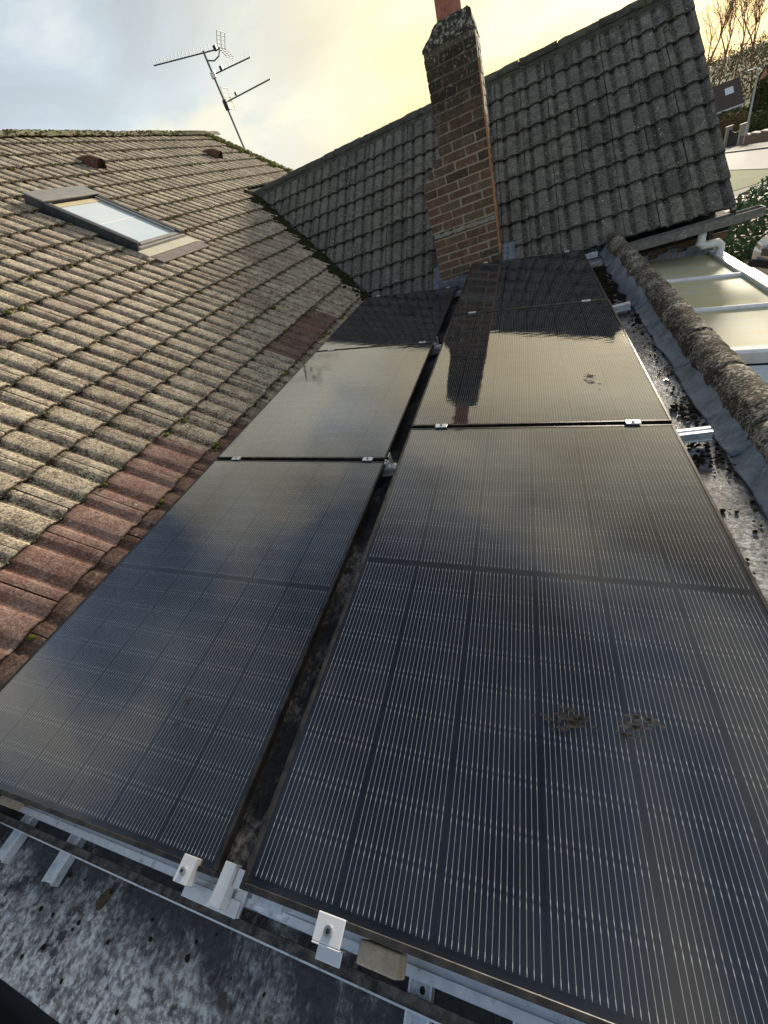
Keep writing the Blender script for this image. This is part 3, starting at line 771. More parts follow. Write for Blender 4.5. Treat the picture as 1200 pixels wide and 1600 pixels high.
    for i in range(1500):
        y = uni(EAVE_Y+.05, RIDGE_Y-.02); s = random.gauss(-.075, .04); x = VAL - y + s*.7; yy = y + s*.7
        blob(m, (x, yy, (zmain(x) if s < 0 else zcross(yy)) - .006), uni(.014, .045), .7, seed=i)
    o = m.build('valley_moss', MATS['valley_moss'], dk, True); o['kind'] = 'stuff'
    m = MB()
    for i in range(300):
        x = uni(.5, VERGE_X-.1); yy = RIDGE_Y - abs(random.gauss(0, .07)) - .06
        blob(m, (x, yy, zcross(yy)+.015), uni(.004, .011), .4, seed=i)
    for i in range(60):
        x = VERGE_X - .22 + uni(-.12, .1); yy = RIDGE_Y - uni(.1, .55)
        blob(m, (x, yy, zcross(yy)+.012), uni(.005, .014), .35, seed=i)
    o = m.build('moss', MATS['moss'], dk, True); o['kind'] = 'stuff'
    # walls below: under the eave and the right gable
    m = MB(); m.box((1.36, 5.62, -3.6), (2.36, 5.72, zcross(5.62)-.12)); m.box((2.30, 5.73, -3.6), (2.36, 9.8, -.3))
    m.face([(2.36, 5.73, -.3), (2.36, 9.8, -.3), (2.36, RIDGE_Y, RIDGE_Z-.1)])
    hpart(m.build('eave_wall', MATS['mortar']))
    m = MB().box((-1.5, 5.46, -.6), (1.50, 5.60, zcross(5.46)-.05)); hpart(m.build('eave_abutment', MATS['lead']))
    # brick courses on the visible bit of wall
    bw = bpy.data.meshes.new('brick'); mm = MB().box((0, 0, 0), (.215, .02, .065)); bw = mm.mesh('brick'); bw.materials.append(MATS['brick'])
    wl = [o for o in HOUSE.children if o.name.startswith('eave_wall')][0]
    for r in range(6):
        for c in range(5):
            q = ob('brick', bw); q.parent = wl; q.matrix_parent_inverse = Matrix.Identity(4)
            q.matrix_world = Matrix.Translation((1.38 + c*.225 - (.11 if r % 2 else 0)*(c > 0), 5.605, -.38 - r*.075)) @ Matrix.Scale(.5 if (c == 4 and r % 2 == 0 and False) else 1, 4)
    # lead apron where the wall meets the lower glazed roof
    m = MB()
    for i in range(12):
        a = 1.36 + i*.088; m.box((a, 5.585 + uni(-.002, .002), -.66), (a+.09, 5.602, -.515 + .03*math.sin(i*2.1)))
    q = m.build('lead_apron', MATS['lead']); hpart(q)
    # rain gutter
    m = MB(); r = .06; Y0, Z0 = EAVE_Y - .045, zcross(EAVE_Y) - .03
    prof = [(-.062, .0), (-.062, -.075), (.062, -.075), (.062, 0), (.055, 0), (.055, -.068), (-.055, -.068), (-.055, 0)]
    m.extr(prof, (1.52, Y0, Z0-.02), (2.62-1.52, 0, 0), (0, 1, 0), (0, 0, 1))
    m.box((1.95, Y0-.066, Z0-.098), (2.03, Y0-.0625, Z0-.016)); m.box((2.615, Y0-.06, Z0-.094), (2.625, Y0+.06, Z0-.02))
    q = m.build('gutter', MATS['gutter_grey']); hpart(q); q['label'] = 'lichen spotted grey eaves gutter'
    m = MB().box((1.52, Y0-.054, Z0-.086), (2.61, Y0+.054, Z0-.045)); m.box((1.45, Y0+.066, Z0-.16), (VERGE_X-.03, Y0+.36, Z0-.028)); q = m.build('gutter_sludge_shade', MATS['gutter_sludge_shade']); hpart(q)  # sludge in the trough; rear box is a dark filler for eave shade
    m = MB().path([(2.19, Y0+.01, Z0-.10), (2.19, Y0+.02, Z0-.19), (2.22, Y0+.05, Z0-.235), (2.36, Y0+.12, Z0-.26), (2.405, Y0+.15, Z0-.30), (2.41, Y0+.17, Z0-.42), (2.41, Y0+.17, -3.2)], .036, 14)
    q = m.build('downpipe', MATS['white_upvc'], None, True); hpart(q); q['label'] = 'white plastic downpipe with swan neck bend'
    for z in (Z0-.185, Z0-.33):
        hi = z > Z0-.2
        q = MB().tube((2.19 if hi else 2.405, Y0+.02+(0 if hi else .14), z), (2.19 if hi else 2.405, Y0+.02+(0 if hi else .145), z-.03), .041, n=14).build('pipe_collar', MATS['white_upvc']); hpart(q)
    m = MB().box((2.24, Y0+.01, Z0-.19), (2.28, Y0+.05, Z0-.10)); q = m.build('gutter_bracket', MATS['black_plastic']); hpart(q)
    return dk
CROSS = cross_roof()

# ---- chimney
def chimney():
    YF = 5.30; DEP = .56; XR = .312; XLT = -.150; XLB = -.378; ZT = 1.70; ZB = ROOFZ
    core = MB()
    ins = .0045
    prof = [(XLB+ins, ZB), (XR-ins, ZB), (XR-ins, ZT), (XLT+ins, ZT), (XLT+ins, 1.04), (XLB+ins, .78)]
    core.extr(prof, (0, YF+ins, 0), (0, DEP-2*ins, 0), (1, 0, 0), (0, 0, 1))
    ch = hpart(core.build('chimney', MATS['mortar'])); ch['label'] = 'weathered brick chimney, dark and lichen crusted towards its top'
    H = .0752; bh = .065; cache = {}
    def bm_(w, d, seed):
        k = (round(w, 3), round(d, 3), seed)
        if k not in cache:
            m = MB().box((0, 0, 0), (w, d, bh)); me = m.mesh('brick')
            bm = bmesh.new(); bm.from_mesh(me); bmesh.ops.bevel(bm, geom=bm.edges[:], offset=.005, segments=1, affect='EDGES'); bm.to_mesh(me); bm.free()
            roughen(me, .004, 30, seed*2.1); me.materials.append(MATS['brick']); cache[k] = me
        return cache[k]
    z = ZB + .004; r = 0
    while z + bh < ZT + .02:
        if z > 1.0: xl = XLT
        elif z > .76: xl = XLB + (XLT-XLB)*((z-.76)/.24)
        else: xl = XLB
        # a band of cement replaces one joint
        if r != 5 or True:
            x = XR
            first = True
            while x > xl + .02:
                w = .215 if not (first and r % 2) else .1025
                x0 = max(x - w, xl)
                if x0 - xl < .05: x0 = xl
                if x - x0 > .03:
                    q = ob('brick', bm_(round(x-x0, 2), .1025, random.randint(0, 2))); q.parent = ch
                    q.location = (x0, YF + uni(-.003, .003), z); q.rotation_euler = (uni(-.012, .012), 0, uni(-.008, .008))
                x = x0 - .010; first = False
            # right face
            y = YF + (.1125 if r % 2 == 0 else .225); y = YF + (.113 if r % 2 == 0 else .1135)
            while y < YF + DEP - .03:
                w = min(.215 if (r % 2 == 0 or y > YF+.12) else .1025, YF+DEP-y)
                q = ob('brick', bm_(.1025, round(w, 2), random.randint(0, 2))); q.parent = ch; q.location = (XR-.1025+uni(-.002, .002), y, z); y += w + .010
        z += H; r += 1
    # rough orange strip down the front right arris
    m = MB(); zz = .02
    while zz < 1.42:
        L = uni(.05, .12)
        m.box((XR-.006, YF-.006+uni(-.003, .002), zz), (XR+.010+uni(-.004, .005), YF+.012, zz+L)); zz += L
    o = m.build('arris_strip', MATS['orange_strip'], ch); roughen(o.data, .005, 25)
    # cement band
    m = MB()
    for i in range(12):
        a = XLB + .02 + i*(XR-XLB-.02)/12; m.box((a, YF-.007, .335+uni(-.006, .006)), (a+(XR-XLB)/12, YF+.01, .367+uni(-.006, .008)))
    o = m.build('cement_band', MATS['cement'] if 'cement' in MATS else simple('cement', (.27, .26, .22), .9, 0, .25, 20, .4, .2, (.5, .48, .42), .5), ch); roughen(o.data, .004, 30)
    # flaunching and pot
    m = MB(); n = 4
    def ring(x0, x1, y0, y1, z): return [(x0, y0, z), (x1, y0, z), (x1, y1, z), (x0, y1, z)]
    rings = [ring(XLT, XR, YF, YF+DEP, ZT), ring(XLT+.004, XR-.004, YF+.004, YF+DEP-.004, ZT+.022), ring(XLT+.13, XR-.028, YF+.05, YF+DEP-.09, ZT+.128), ring(XLT+.16, XR-.05, YF+.10, YF+DEP-.13, ZT+.15)]
    i = 0
    for rg in rings: m.v += rg
    for a in range(3):
        for k in range(4): m.f.append((a*4+k, a*4+(k+1) % 4, (a+1)*4+(k+1) % 4, (a+1)*4+k))
    m.f.append((12, 13, 14, 15))
    me = m.mesh('flaunching'); bm = bmesh.new(); bm.from_mesh(me); bmesh.ops.subdivide_edges(bm, edges=bm.edges[:], cuts=5, use_grid_fill=True); bm.to_mesh(me); bm.free(); roughen(me, .009, 20, 3)
    ob('flaunching', me, MATS['flaunching'], ch)
    m = MB(); cx, cy = .095, YF + DEP/2 - .03
    zz = ZT + .10; prof = [(.118, 0), (.112, .05), (.108, .30), (.112, .36), (.132, .38), (.132, .43), (.112, .44), (.10, .44), (.10, .2)]
    N = 24
    for (r_, h_) in prof:
        for k in range(N): t = 2*math.pi*k/N; m.v.append((cx + r_*math.cos(t), cy + r_*math.sin(t), zz + h_))
    for a in range(len(prof)-1):
        for k in range(N): m.f.append((a*N+k, a*N+(k+1) % N, (a+1)*N+(k+1) % N, (a+1)*N+k))
    m.build('chimney_pot', MATS['terracotta'], ch, True)
    # lead flashings at the foot
    def sheet(name, pts, lab=None):
        m = MB(); N = 8
        (a, b, c, d) = [Vector(p) for p in pts]
        for i in range(N):
            for j in range(N):
                def q(u, v):
                    p = (a*(1-u) + b*u)*(1-v) + (d*(1-u) + c*u)*v
                    return p + Vector((0, -.006*mnoise.noise(p*25) - .004*math.sin(u*14), 0))
                m.face([q(i/N, j/N), q((i+1)/N, j/N), q((i+1)/N, (j+1)/N), q(i/N, (j+1)/N)])
        o = m.build(name, MATS['lead'], ch); s = o.modifiers.new('t', 'SOLIDIFY'); s.thickness = .003
        return o
    sheet('lead_flashing', [(XR+.006, 5.30, -.16), (XR+.15, 5.29, -.17), (XR+.15, 5.62, zcross(5.62)+.042), (XR+.008, 5.60, zcross(5.60)+.07)])
    sheet('lead_flashing', [(XLB-.12, 5.28, -.19), (XLB-.004, 5.28, -.19), (XLB-.004, 5.60, zcross(5.6)+.07), (XLB-.12, 5.60, zcross(5.60)+.042)])
    sheet('lead_flashing', [(XLB-.02, 5.286, -.27), (XR+.02, 5.286, -.27), (XR+.02, 5.287, -.09), (XLB-.02, 5.287, -.09)])
    return ch
CH = chimney()

# ---- flat roof with its right-hand roll and lead
def flat_roof():
    m = MB(); XL, XR_, Y0, Y1 = -1.45, 1.33, -.33, 5.55
    nx, ny = 70, 150
    for j in range(ny+1):
        for i in range(nx+1):
            x = XL + (XR_-XL)*i/nx; y = Y0 + (Y1-Y0)*j/ny
            m.v.append((x, y, ROOFZ + .006*mnoise.noise(Vector((x*3, y*3, 1))) + .002*mnoise.noise(Vector((x*19, y*19, 2)))))
    for j in range(ny):
        for i in range(nx):
            a = j*(nx+1)+i; m.f.append((a, a+1, a+nx+2, a+nx+1))
    fr = m.build('flat_roof', MATS['felt'], None, True, None); hpart(fr); fr['label'] = 'flat felt roof, black with chalky worn patches'
    m = MB().box((XL, Y0-.006, -3.1), (1.40, Y0+.12, ROOFZ-.012)); m.box((XL, Y0+.1, ROOFZ-.1), (1.40, Y1, ROOFZ-.02)); hpart(m.build('fascia', MATS['black_plastic']))
    m = MB(); prof = [(0, .0), (-.012, -.07), (-.10, -.09), (-.115, 0), (-.122, 0), (-.105, -.1), (.0, -.09)]
    m.extr(prof, (XL, Y0-.012, ROOFZ-.03), (2.9, 0, 0), (0, 1, 0), (0, 0, 1)); q = m.build('front_gutter', MATS['black_plastic']); hpart(q)
    # lead dressed from the felt up to the roll, in lapped lengths
    ys = [-.4, .75, 1.62, 2.42, 3.45, 3.80, 4.12, 4.42, 4.75, 5.5]
    for q, (a, b) in enumerate(zip(ys, ys[1:])):
        m = MB(); N = max(6, int((b-a)*30)); K = 10
        small = (b-a) < .6
        for i in range(N+1):
            y = a - .03 + (b-a+.03)*i/N; t = i/N
            wob = .013*mnoise.noise(Vector((y*7, q*3.3, 0)))
            for k in range(K+1):
                s = k/K
                x = 1.285 + wob - (.02*math.sin(t*math.pi) if small else .012*mnoise.noise(Vector((y*3, 9, q)))) + s*.105
                z = ROOFZ + .006 + (.085*s**1.5) + .008*mnoise.noise(Vector((x*18, y*12, q))) + (.028*math.sin(t*math.pi)*math.sin(s*math.pi) if small else 0) + .004*(1-t)
                m.v.append((x, y, z))
        for i in range(N):
            for k in range(K):
                c = i*(K+1)+k; m.f.append((c, c+1, c+K+2, c+K+1))
        o = m.build('lead_flashing', MATS['lead'], fr, True); s = o.modifiers.new('t', 'SOLIDIFY'); s.thickness = .004
    # half-round roll of capping tiles
    half = [(.076*math.cos(math.pi*i/14), .080*math.sin(math.pi*i/14)) for i in range(15)]
    prof = [(.076, -.06)] + half + [(-.076, -.05)]
    var = []
    for q in range(4):
        m = MB().extr(prof, (0, 0, 0), (0, .447, 0), (1, 0, 0), (0, 0, 1)); me = m.mesh('capping_tile')
        bm = bmesh.new(); bm.from_mesh(me); bmesh.ops.subdivide_edges(bm, edges=[e for e in bm.edges if abs((e.verts[0].co-e.verts[1].co).y) > .3], cuts=14); bm.to_mesh(me); bm.free()
        roughen(me, .008, 30, q*7); roughen(me, .006, 80, q*3+1)
        for p in me.polygons: p.use_smooth = True
        me.materials.append(MATS['capping']); var.append(me)
    y = -.6; n = 0
    while y < 5.35:
        o = ob('capping_tile', var[n % 4]); o.parent = fr; o.location = (1.428 + uni(-.004, .004), y, -.222 + uni(-.003, .003)); y += .45; n += 1
    m = MB().box((1.365, -.6, -3.2), (1.47, 5.6, -.29)); hpart(m.build('parapet_wall', MATS['wall_brick']))
    # moss and grit along the lead
    m = MB()
    def scatter(n, fx, fy, r0, r1):
        for i in range(n):
            x, y = fx(), fy(); blob(m, (x, y, ROOFZ + .006), uni(r0, r1), .55, seed=i)
    scatter(700, lambda: uni(1.13, 1.28), lambda: uni(3.52, 4.85), .004, .016)
    scatter(160, lambda: random.gauss(1.265, .025), lambda: uni(1.9, 3.4), .002, .008)
    scatter(70, lambda: random.gauss(1.25, .03), lambda: random.gauss(1.98, .06), .003, .013)
    scatter(90, lambda: uni(1.12, 1.3), lambda: random.gauss(1.62, .05), .003, .011)
    scatter(40, lambda: random.gauss(1.3, .03), lambda: random.gauss(3.3, .12), .006, .02)
    scatter(190, lambda: uni(-.2, .02), lambda: uni(.1, 5.2), .004, .016)
    scatter(70, lambda: uni(1.13, 1.28), lambda: uni(.5, 1.9), .003, .010)
    scatter(26, lambda: uni(-.85, .2), lambda: uni(-.3, -.1), .003, .008)
    o = m.build('black_moss', MATS['black_moss'], fr); o['kind'] = 'stuff'
    # screw head with washer on the felt
    m = MB().tube((1.235, 2.32, ROOFZ), (1.235, 2.32, ROOFZ+.006), .012, n=12); m.tube((1.235, 2.32, ROOFZ+.006), (1.235, 2.32, ROOFZ+.014), .007, n=6)
    m.build('roofing_screw', MATS['steel_bolt'], fr)
    # torn scraps of old felt near the front edge
    for (cx, cy, sx, sy, ro) in ((-.60, -.13, .012, .020, -.5),):
        m = MB(); N = 28; ring = []
        for k in range(N):
            t = 2*math.pi*k/N; q = (abs(math.cos(t))**6 + abs(math.sin(t))**6)**(-1/6)
            rr = q*(1 + .22*mnoise.noise(Vector((math.cos(t)*3 + cx*9, math.sin(t)*3, cy*7))))
            a_, b_ = sx*rr*math.cos(t), sy*rr*math.sin(t)
            ring.append((cx + a_*math.cos(ro) - b_*math.sin(ro), cy + a_*math.sin(ro) + b_*math.cos(ro)))
        top = [(x, y, ROOFZ+.0085+.001*mnoise.noise(Vector((x*60, y*60, 0)))) for x, y in ring]; bot = [(x, y, ROOFZ-.004) for x, y in ring]
        m.face(top)
        for k in range(N): m.face([bot[k], bot[(k+1) % N], top[(k+1) % N], top[k]])
        m.build('felt_scrap', MATS['mud_felt'] if cx == -.60 else MATS['gutter_sludge_shade'], fr)
    return fr
FLAT = flat_roof()

# ================================================================== solar panels
CELLW, CELLH = .182, .091
def cell_mesh():
    c = .006
    m = MB().face([(c, 0, 0), (CELLW-c, 0, 0), (CELLW, c, 0), (CELLW, CELLH-c*.2, 0), (CELLW-c*.2, CELLH, 0), (c*.2, CELLH, 0), (0, CELLH-c*.2, 0), (0, c, 0)])
    me = m.mesh('cell', fix=False); me.materials.append(MATS['solar_cell']); return me
CELL = cell_mesh()
def proto_panel():
    b = MB().box((.010, .010, -.0085), (PW-.010, PH-.010, -.0065)).mesh('backsheet'); b.materials.append(MATS['backsheet'])
    g = MB().face([(.0105, .0105, -.0018), (PW-.0105, .0105, -.0018), (PW-.0105, PH-.0105, -.0018), (.0105, PH-.0105, -.0018)]).mesh('glass', fix=False); g.materials.append(MATS['panel_glass'])
    fs = []
    for a, c in (((0, 0), (PW, .011)), ((0, PH-.011), (PW, PH)), ((0, .0112), (.011, PH-.0112)), ((PW-.011, .0112), (PW, PH-.0112))):
        me = MB().box((a[0], a[1], -.032), (c[0], c[1], 0)).mesh('frame_bar')
        bm = bmesh.new(); bm.from_mesh(me); bmesh.ops.bevel(bm, geom=bm.edges[:], offset=.0012, segments=1, affect='EDGES'); bm.to_mesh(me); bm.free()
        me.materials.append(MATS['black_frame']); fs.append(me)
    return b, g, fs
BACK, GLASS, FRAMES = proto_panel()
PANEL_LABELS = {
 ('r', 0): 'black solar panel nearest the camera on the right, with dried muddy smears',
 ('r', 1): 'middle solar panel of the right row, reflecting the chimney and pale sky',
 ('r', 2): 'farthest solar panel of the right row, against the chimney foot',
 ('l', 0): 'blue black solar panel nearest the camera on the left, beside red roof tiles',
 ('l', 1): 'middle solar panel of the left row, reflecting grey sky',
 ('l', 2): 'farthest solar panel of the left row, below the roof valley'}
PANELS = {}
for side, x0, y00 in (('r', 0.0, 0.0), ('l', -1.316, -.007)):
    for k in range(3):
        e = empty('solar_panel', (x0, y00 + k*(PH+PG), 0)); e.rotation_euler = (uni(-.0015, .0015), TILT + uni(-.002, .002), 0)
        tag(e, PANEL_LABELS[(side, k)], 'solar panel', 'solar panels on the flat roof'); PANELS[(side, k)] = e
        ob('backsheet', BACK, None, e); ob('glass', GLASS, None, e)
        for me in FRAMES: ob('frame_bar', me, None, e)
        for half in range(2):
            for r in range(9):
                for c in range(6):
                    o = ob('cell', CELL, None, e)
                    o.location = (.0165 + c*(CELLW+.0022), .024 + half*(PH/2 - .024 + .009) + r*(CELLH+.0008), -.0045)
# mud prints on the near right panel and the one behind
def smear(panel, spots, seed, mat='mud', n=40):
    rng = random.Random(seed); m = MB()
    for (cx, cy, sx, sy) in spots:
        for i in range(n):
            a = rng.gauss(cx, sx); b = rng.gauss(cy, sy); r = rng.uniform(.0012, .0058)
            N = 7; pts = []
            st = rng.uniform(1, 2.2)
            for k in range(N):
                t = 2*math.pi*k/N; q = r*rng.uniform(.5, 1.3); pts.append((a + q*st*math.cos(t), b + q*math.sin(t), -.0013))
            m.face(pts)
    o = m.mesh('mud_smear', fix=False); o.materials.append(MATS[mat]); q = ob('mud_smear', o, None, panel); q['kind'] = 'stuff'
smear(PANELS[('r', 0)], [(.615, .435, .022, .016), (.655, .445, .018, .008)], 3, n=34)
smear(PANELS[('r', 0)], [(.76, .455, .014, .006), (.75, .43, .012, .004), (.79, .47, .02, .004)], 5, 'smudge', 22)
smear(PANELS[('r', 1)], [(.865, .40, .022, .03), (.87, .47, .012, .012)], 9, 'smudge', 36)
smear(PANELS[('l', 0)], [(.80, .34, .012, .05)], 11, 'smudge', 9)

# ---- clamps, rails and the rest of the mounting
def clamp(x, y, z, rot, label, sx=.038, sy=.030, h=.006):
    """flat mid clamp with socket bolt sitting across two frames"""
    e = empty('panel_clamp', (x, y, z)); e.rotation_euler = (0, TILT, rot); tag(e, label, 'clamp', 'silver clamps on the panel frames')
    m = MB().box((-sx/2-.004, -sy/2, .0008), (sx/2+.004, sy/2, h)); m.box((-sx/2, -.007, -.03), (sx/2, .007, .0008))
    bevel(m.build('plate', MATS['bright_clamp'], e), .0015)
    m = MB().tube((0, 0, h), (0, 0, h+.006), .0065, n=12); b = m.build('bolt', MATS['steel_bolt'], e)
    m = MB().tube((0, 0, h+.0061), (0, 0, h+.0066), .0032, n=6); m.build('hex_socket', MATS['black_plastic'], e)
    return e
def on_panel(side, lx, ly):
    x0, y0 = (0.0, 0.0) if side == 'r' else (-1.316, -.007)
    return (x0 + lx*CT, y0 + ly, -lx*ST)
names = {('r', 1): 'between the near and middle right panels', ('r', 2): 'between the middle and far right panels', ('r', 3): 'at the far end of the right row',
         ('l', 1): 'between the near and middle left panels', ('l', 2): 'between the middle and far left panels', ('l', 3): 'at the far end of the left row'}
for side in 'rl':
    for k in (1, 2, 3):
        ly = k*(PH+PG) - PG/2 if k < 3 else 3*PH + 2*PG + .008
        for q, lx in enumerate((.155, .985) if side == 'r' else (.16, 1.03)):
            x, y, z = on_panel(side, lx, ly)
            clamp(x, y, z, 0, 'silver clamp %s, %s of the two' % (names[(side, k)], 'left' if q == 0 else 'right'), .05 if k < 3 else .035)
def rails():
    # long rails running across under each panel joint, their ends sticking out on the right over the felt
    labs = ['under the near panel edges', 'sticking out beside the near panel joint', 'sticking out beside the far panel joint', 'sticking out by the far right panel corner']
    for k, yy in enumerate((-.012, 1.735, 3.475, 5.215)):
        x1 = 1.262 if k else 1.16
        prof = [(-.022, 0), (-.022, .038), (-.008, .038), (-.008, .030), (.008, .030), (.008, .038), (.022, .038), (.022, 0), (.027, 0), (.027, -.004), (-.027, -.004), (-.027, 0)]
        m = MB().extr(prof, (-1.28, yy, ROOFZ+.022), (x1+1.28, 0, 0), (0, 1, 0), (0, 0, 1))
        o = tag(m.build('mounting_rail', MATS['aluminium']), 'long aluminium mounting rail ' + labs[k], 'rail', 'aluminium rails across the roof')
        o.location = (0, 0, 0)
    # lower steel angle along the front
    m = MB().box((-1.40, -.076, -.262), (1.1, -.058, -.250)); e = empty('edge_angle', (0, -.06, -.26))
    o = m.build('web', MATS['dirty_steel'], e); o.location = (0, .06, .26)
    m = MB().box((-1.40, -.0795, -.270), (1.1, -.0762, -.2485)); o = m.build('front_lip', MATS['aluminium'], e); o.location = (0, .06, .26)
    tag(e, 'long grimy steel angle with bright front lip along the near panel ends', 'angle bar')
    # U channels lying fore and aft, poking out in front
    labs = ['left one under the left panel', 'right one under the left panel', 'left one under the right panel', 'right one under the right panel']
    for k, (x, y0, y1) in enumerate(((-1.075, -.155, .5), (-.815, -.15, .5), (.315, -.15, .5), (.515, -.15, .5))):
        prof = [(-.024, 0), (-.024, .026), (-.020, .026), (-.020, .004), (.020, .004), (.020, .026), (.024, .026), (.024, 0)]
        e = empty('channel_rail', (x, y0, ROOFZ+.002)); tag(e, 'aluminium U channel poking out in front, ' + labs[k], 'rail', 'short channels at the near end')
        m = MB().extr(prof, (0, 0, 0), (0, y1-y0, 0), (1, 0, 0), (0, 0, 1)); m.build('channel', MATS['aluminium'], e)
        m = MB()
        for q in (.035, .10): m.tube((.0, q, .0042), (.0, q, .0048), .006, n=10)
        m.build('slot_hole', MATS['black_plastic'], e)
    # second cross rail seen under the right panel
    prof = [(-.02, 0), (-.02, .03), (.02, .03), (.02, 0)]
    m = MB().extr(prof, (.20, .085, ROOFZ+.032), (.9, 0, 0), (0, 1, 0), (0, 0, 1)); tag(m.build('cross_rail', MATS['aluminium']), 'short square aluminium rail under the near edge of the right panel', 'rail')
    # legs that lift the high (left) edge of the right row
    for k, yy in enumerate((.005, 1.735, 3.475, 5.2)):
        e = empty('support_leg', (.03, yy, ROOFZ+.06)); tag(e, 'aluminium leg lifting the right row, ' + ('at the near end', 'at its near joint', 'at its far joint', 'at the chimney')[k], 'bracket', 'legs lifting the right panels')
        MB().box((-.018, -.02, 0), (-.014, .02, .19)).build('upright', MATS['aluminium'], e)
        MB().box((-.05, -.022, 0), (.05, .022, .004)).build('foot_plate', MATS['aluminium'], e)
        MB().box((-.0138, -.02, .165), (.045, .02, .169)).build('top_plate', MATS['aluminium'], e)
rails()
def near_brackets():
    # L shaped bracket holding the low near corner of the left row
    e = empty('corner_bracket', (-.20, -.02, -.235)); tag(e, 'bright L shaped bracket at the near corner of the left panel', 'bracket')
    x, y, z = on_panel('l', 1.134, 0)
    def P(m, nm, mat='bright_clamp', bv=.0015):
        o = m.build(nm, MATS[mat], e); o.location = -Vector(e.location); bevel(o, bv); return o
    P(MB().box((x-.095, y-.030, z-.012), (x-.050, y+.022, z+.006+.014)), 'clamp_plate')
    P(MB().box((x-.10, y-.052, z-.045), (x+.075, y-.022, z-.040)), 'base_plate')
    P(MB().box((x+.012, y-.045, z-.0395), (x+.046, y+.035, z-.008)), 'upright_block')
    P(MB().box((x+.048, y-.05, z-.055), (x+.078, y+.022, z-.046)), 'side_plate')
    P(MB().box((x+.048, y-.005, z-.0455), (x+.076, y+.03, z-.022)), 'spacer')
    o = P(MB().tube((x-.074, y-.008, z+.0205), (x-.074, y-.008, z+.0275), .008, n=14), 'bolt', 'steel_bolt', .001)
    P(MB().tube((x-.074, y-.008, z+.0277), (x-.074, y-.008, z+.0283), .004, n=6), 'hex_socket', 'black_plastic', 0)
    # end clamp on the near edge of the right panel, with its packer
    e = empty('end_clamp', (.2, -.02, -.06)); tag(e, 'large bright end clamp with socket bolt on the near right panel', 'clamp')
    x, y, z = on_panel('r', .20, 0)
    M = Matrix.Translation((x, y, z)) @ Matrix.Rotation(TILT, 4, 'Y')
    def P2(m, nm, mat='bright_clamp', bv=.0015):
        o = m.build(nm, MATS[mat]); o.parent = e; o.matrix_parent_inverse = Matrix.Identity(4); o.matrix_world = M; o.location = o.location - Vector(e.location); bevel(o, bv); return o
    P2(MB().box((-.027, -.026, .001), (.027, .012, .006)), 'top_plate')
    P2(MB().box((-.027, -.029, -.045), (.027, -.0262, .006)), 'front_plate')
    P2(MB().box((-.027, -.050, -.048), (.022, -.0292, -.044)), 'lip')
    P2(MB().tube((0, -.009, .006), (0, -.009, .0125), .0085, n=14), 'bolt', 'steel_bolt', .001)
    P2(MB().tube((0, -.009, .0126), (0, -.009, .0132), .0042, n=6), 'hex_socket', 'black_plastic', 0)
    o = MB().box((.240, -.036, -.135), (.318, -.004, -.078)).build('timber_packer', MATS['timber']); bevel(o, .003); tag(o, 'small pale timber packer under the near right panel edge', 'packer')
    o = MB().box((-1.17, -.035, -.235), (-1.09, .02, -.19)).build('timber_packer', MATS['timber']); bevel(o, .003); tag(o, 'small pale timber packer under the near left panel edge', 'packer')
    # small brackets in the gap between the rows
    for k, yy in enumerate((1.70, 3.42)):
        e = empty('gap_bracket', (-.165, yy, -.2)); tag(e, 'small silver bracket in the gap, ' + ('beside the near joint of the left row', 'beside the far joint of the left row')[k], 'bracket', 'silver brackets in the gap')
        MB().box((-.03, -.02, 0), (.03, .02, .004)).build('foot', MATS['bright_clamp'], e)
        MB().box((.010, -.02, .004), (.014, .02, .075)).build('upright', MATS['bright_clamp'], e)
        MB().box((-.028, -.012, .0041), (-.006, .012, .03)).build('block', MATS['bright_clamp'], e)
        MB().tube((-.017, 0, .03), (-.017, 0, .042), .007, n=10).build('bolt', MATS['steel_bolt'], e)
near_brackets()

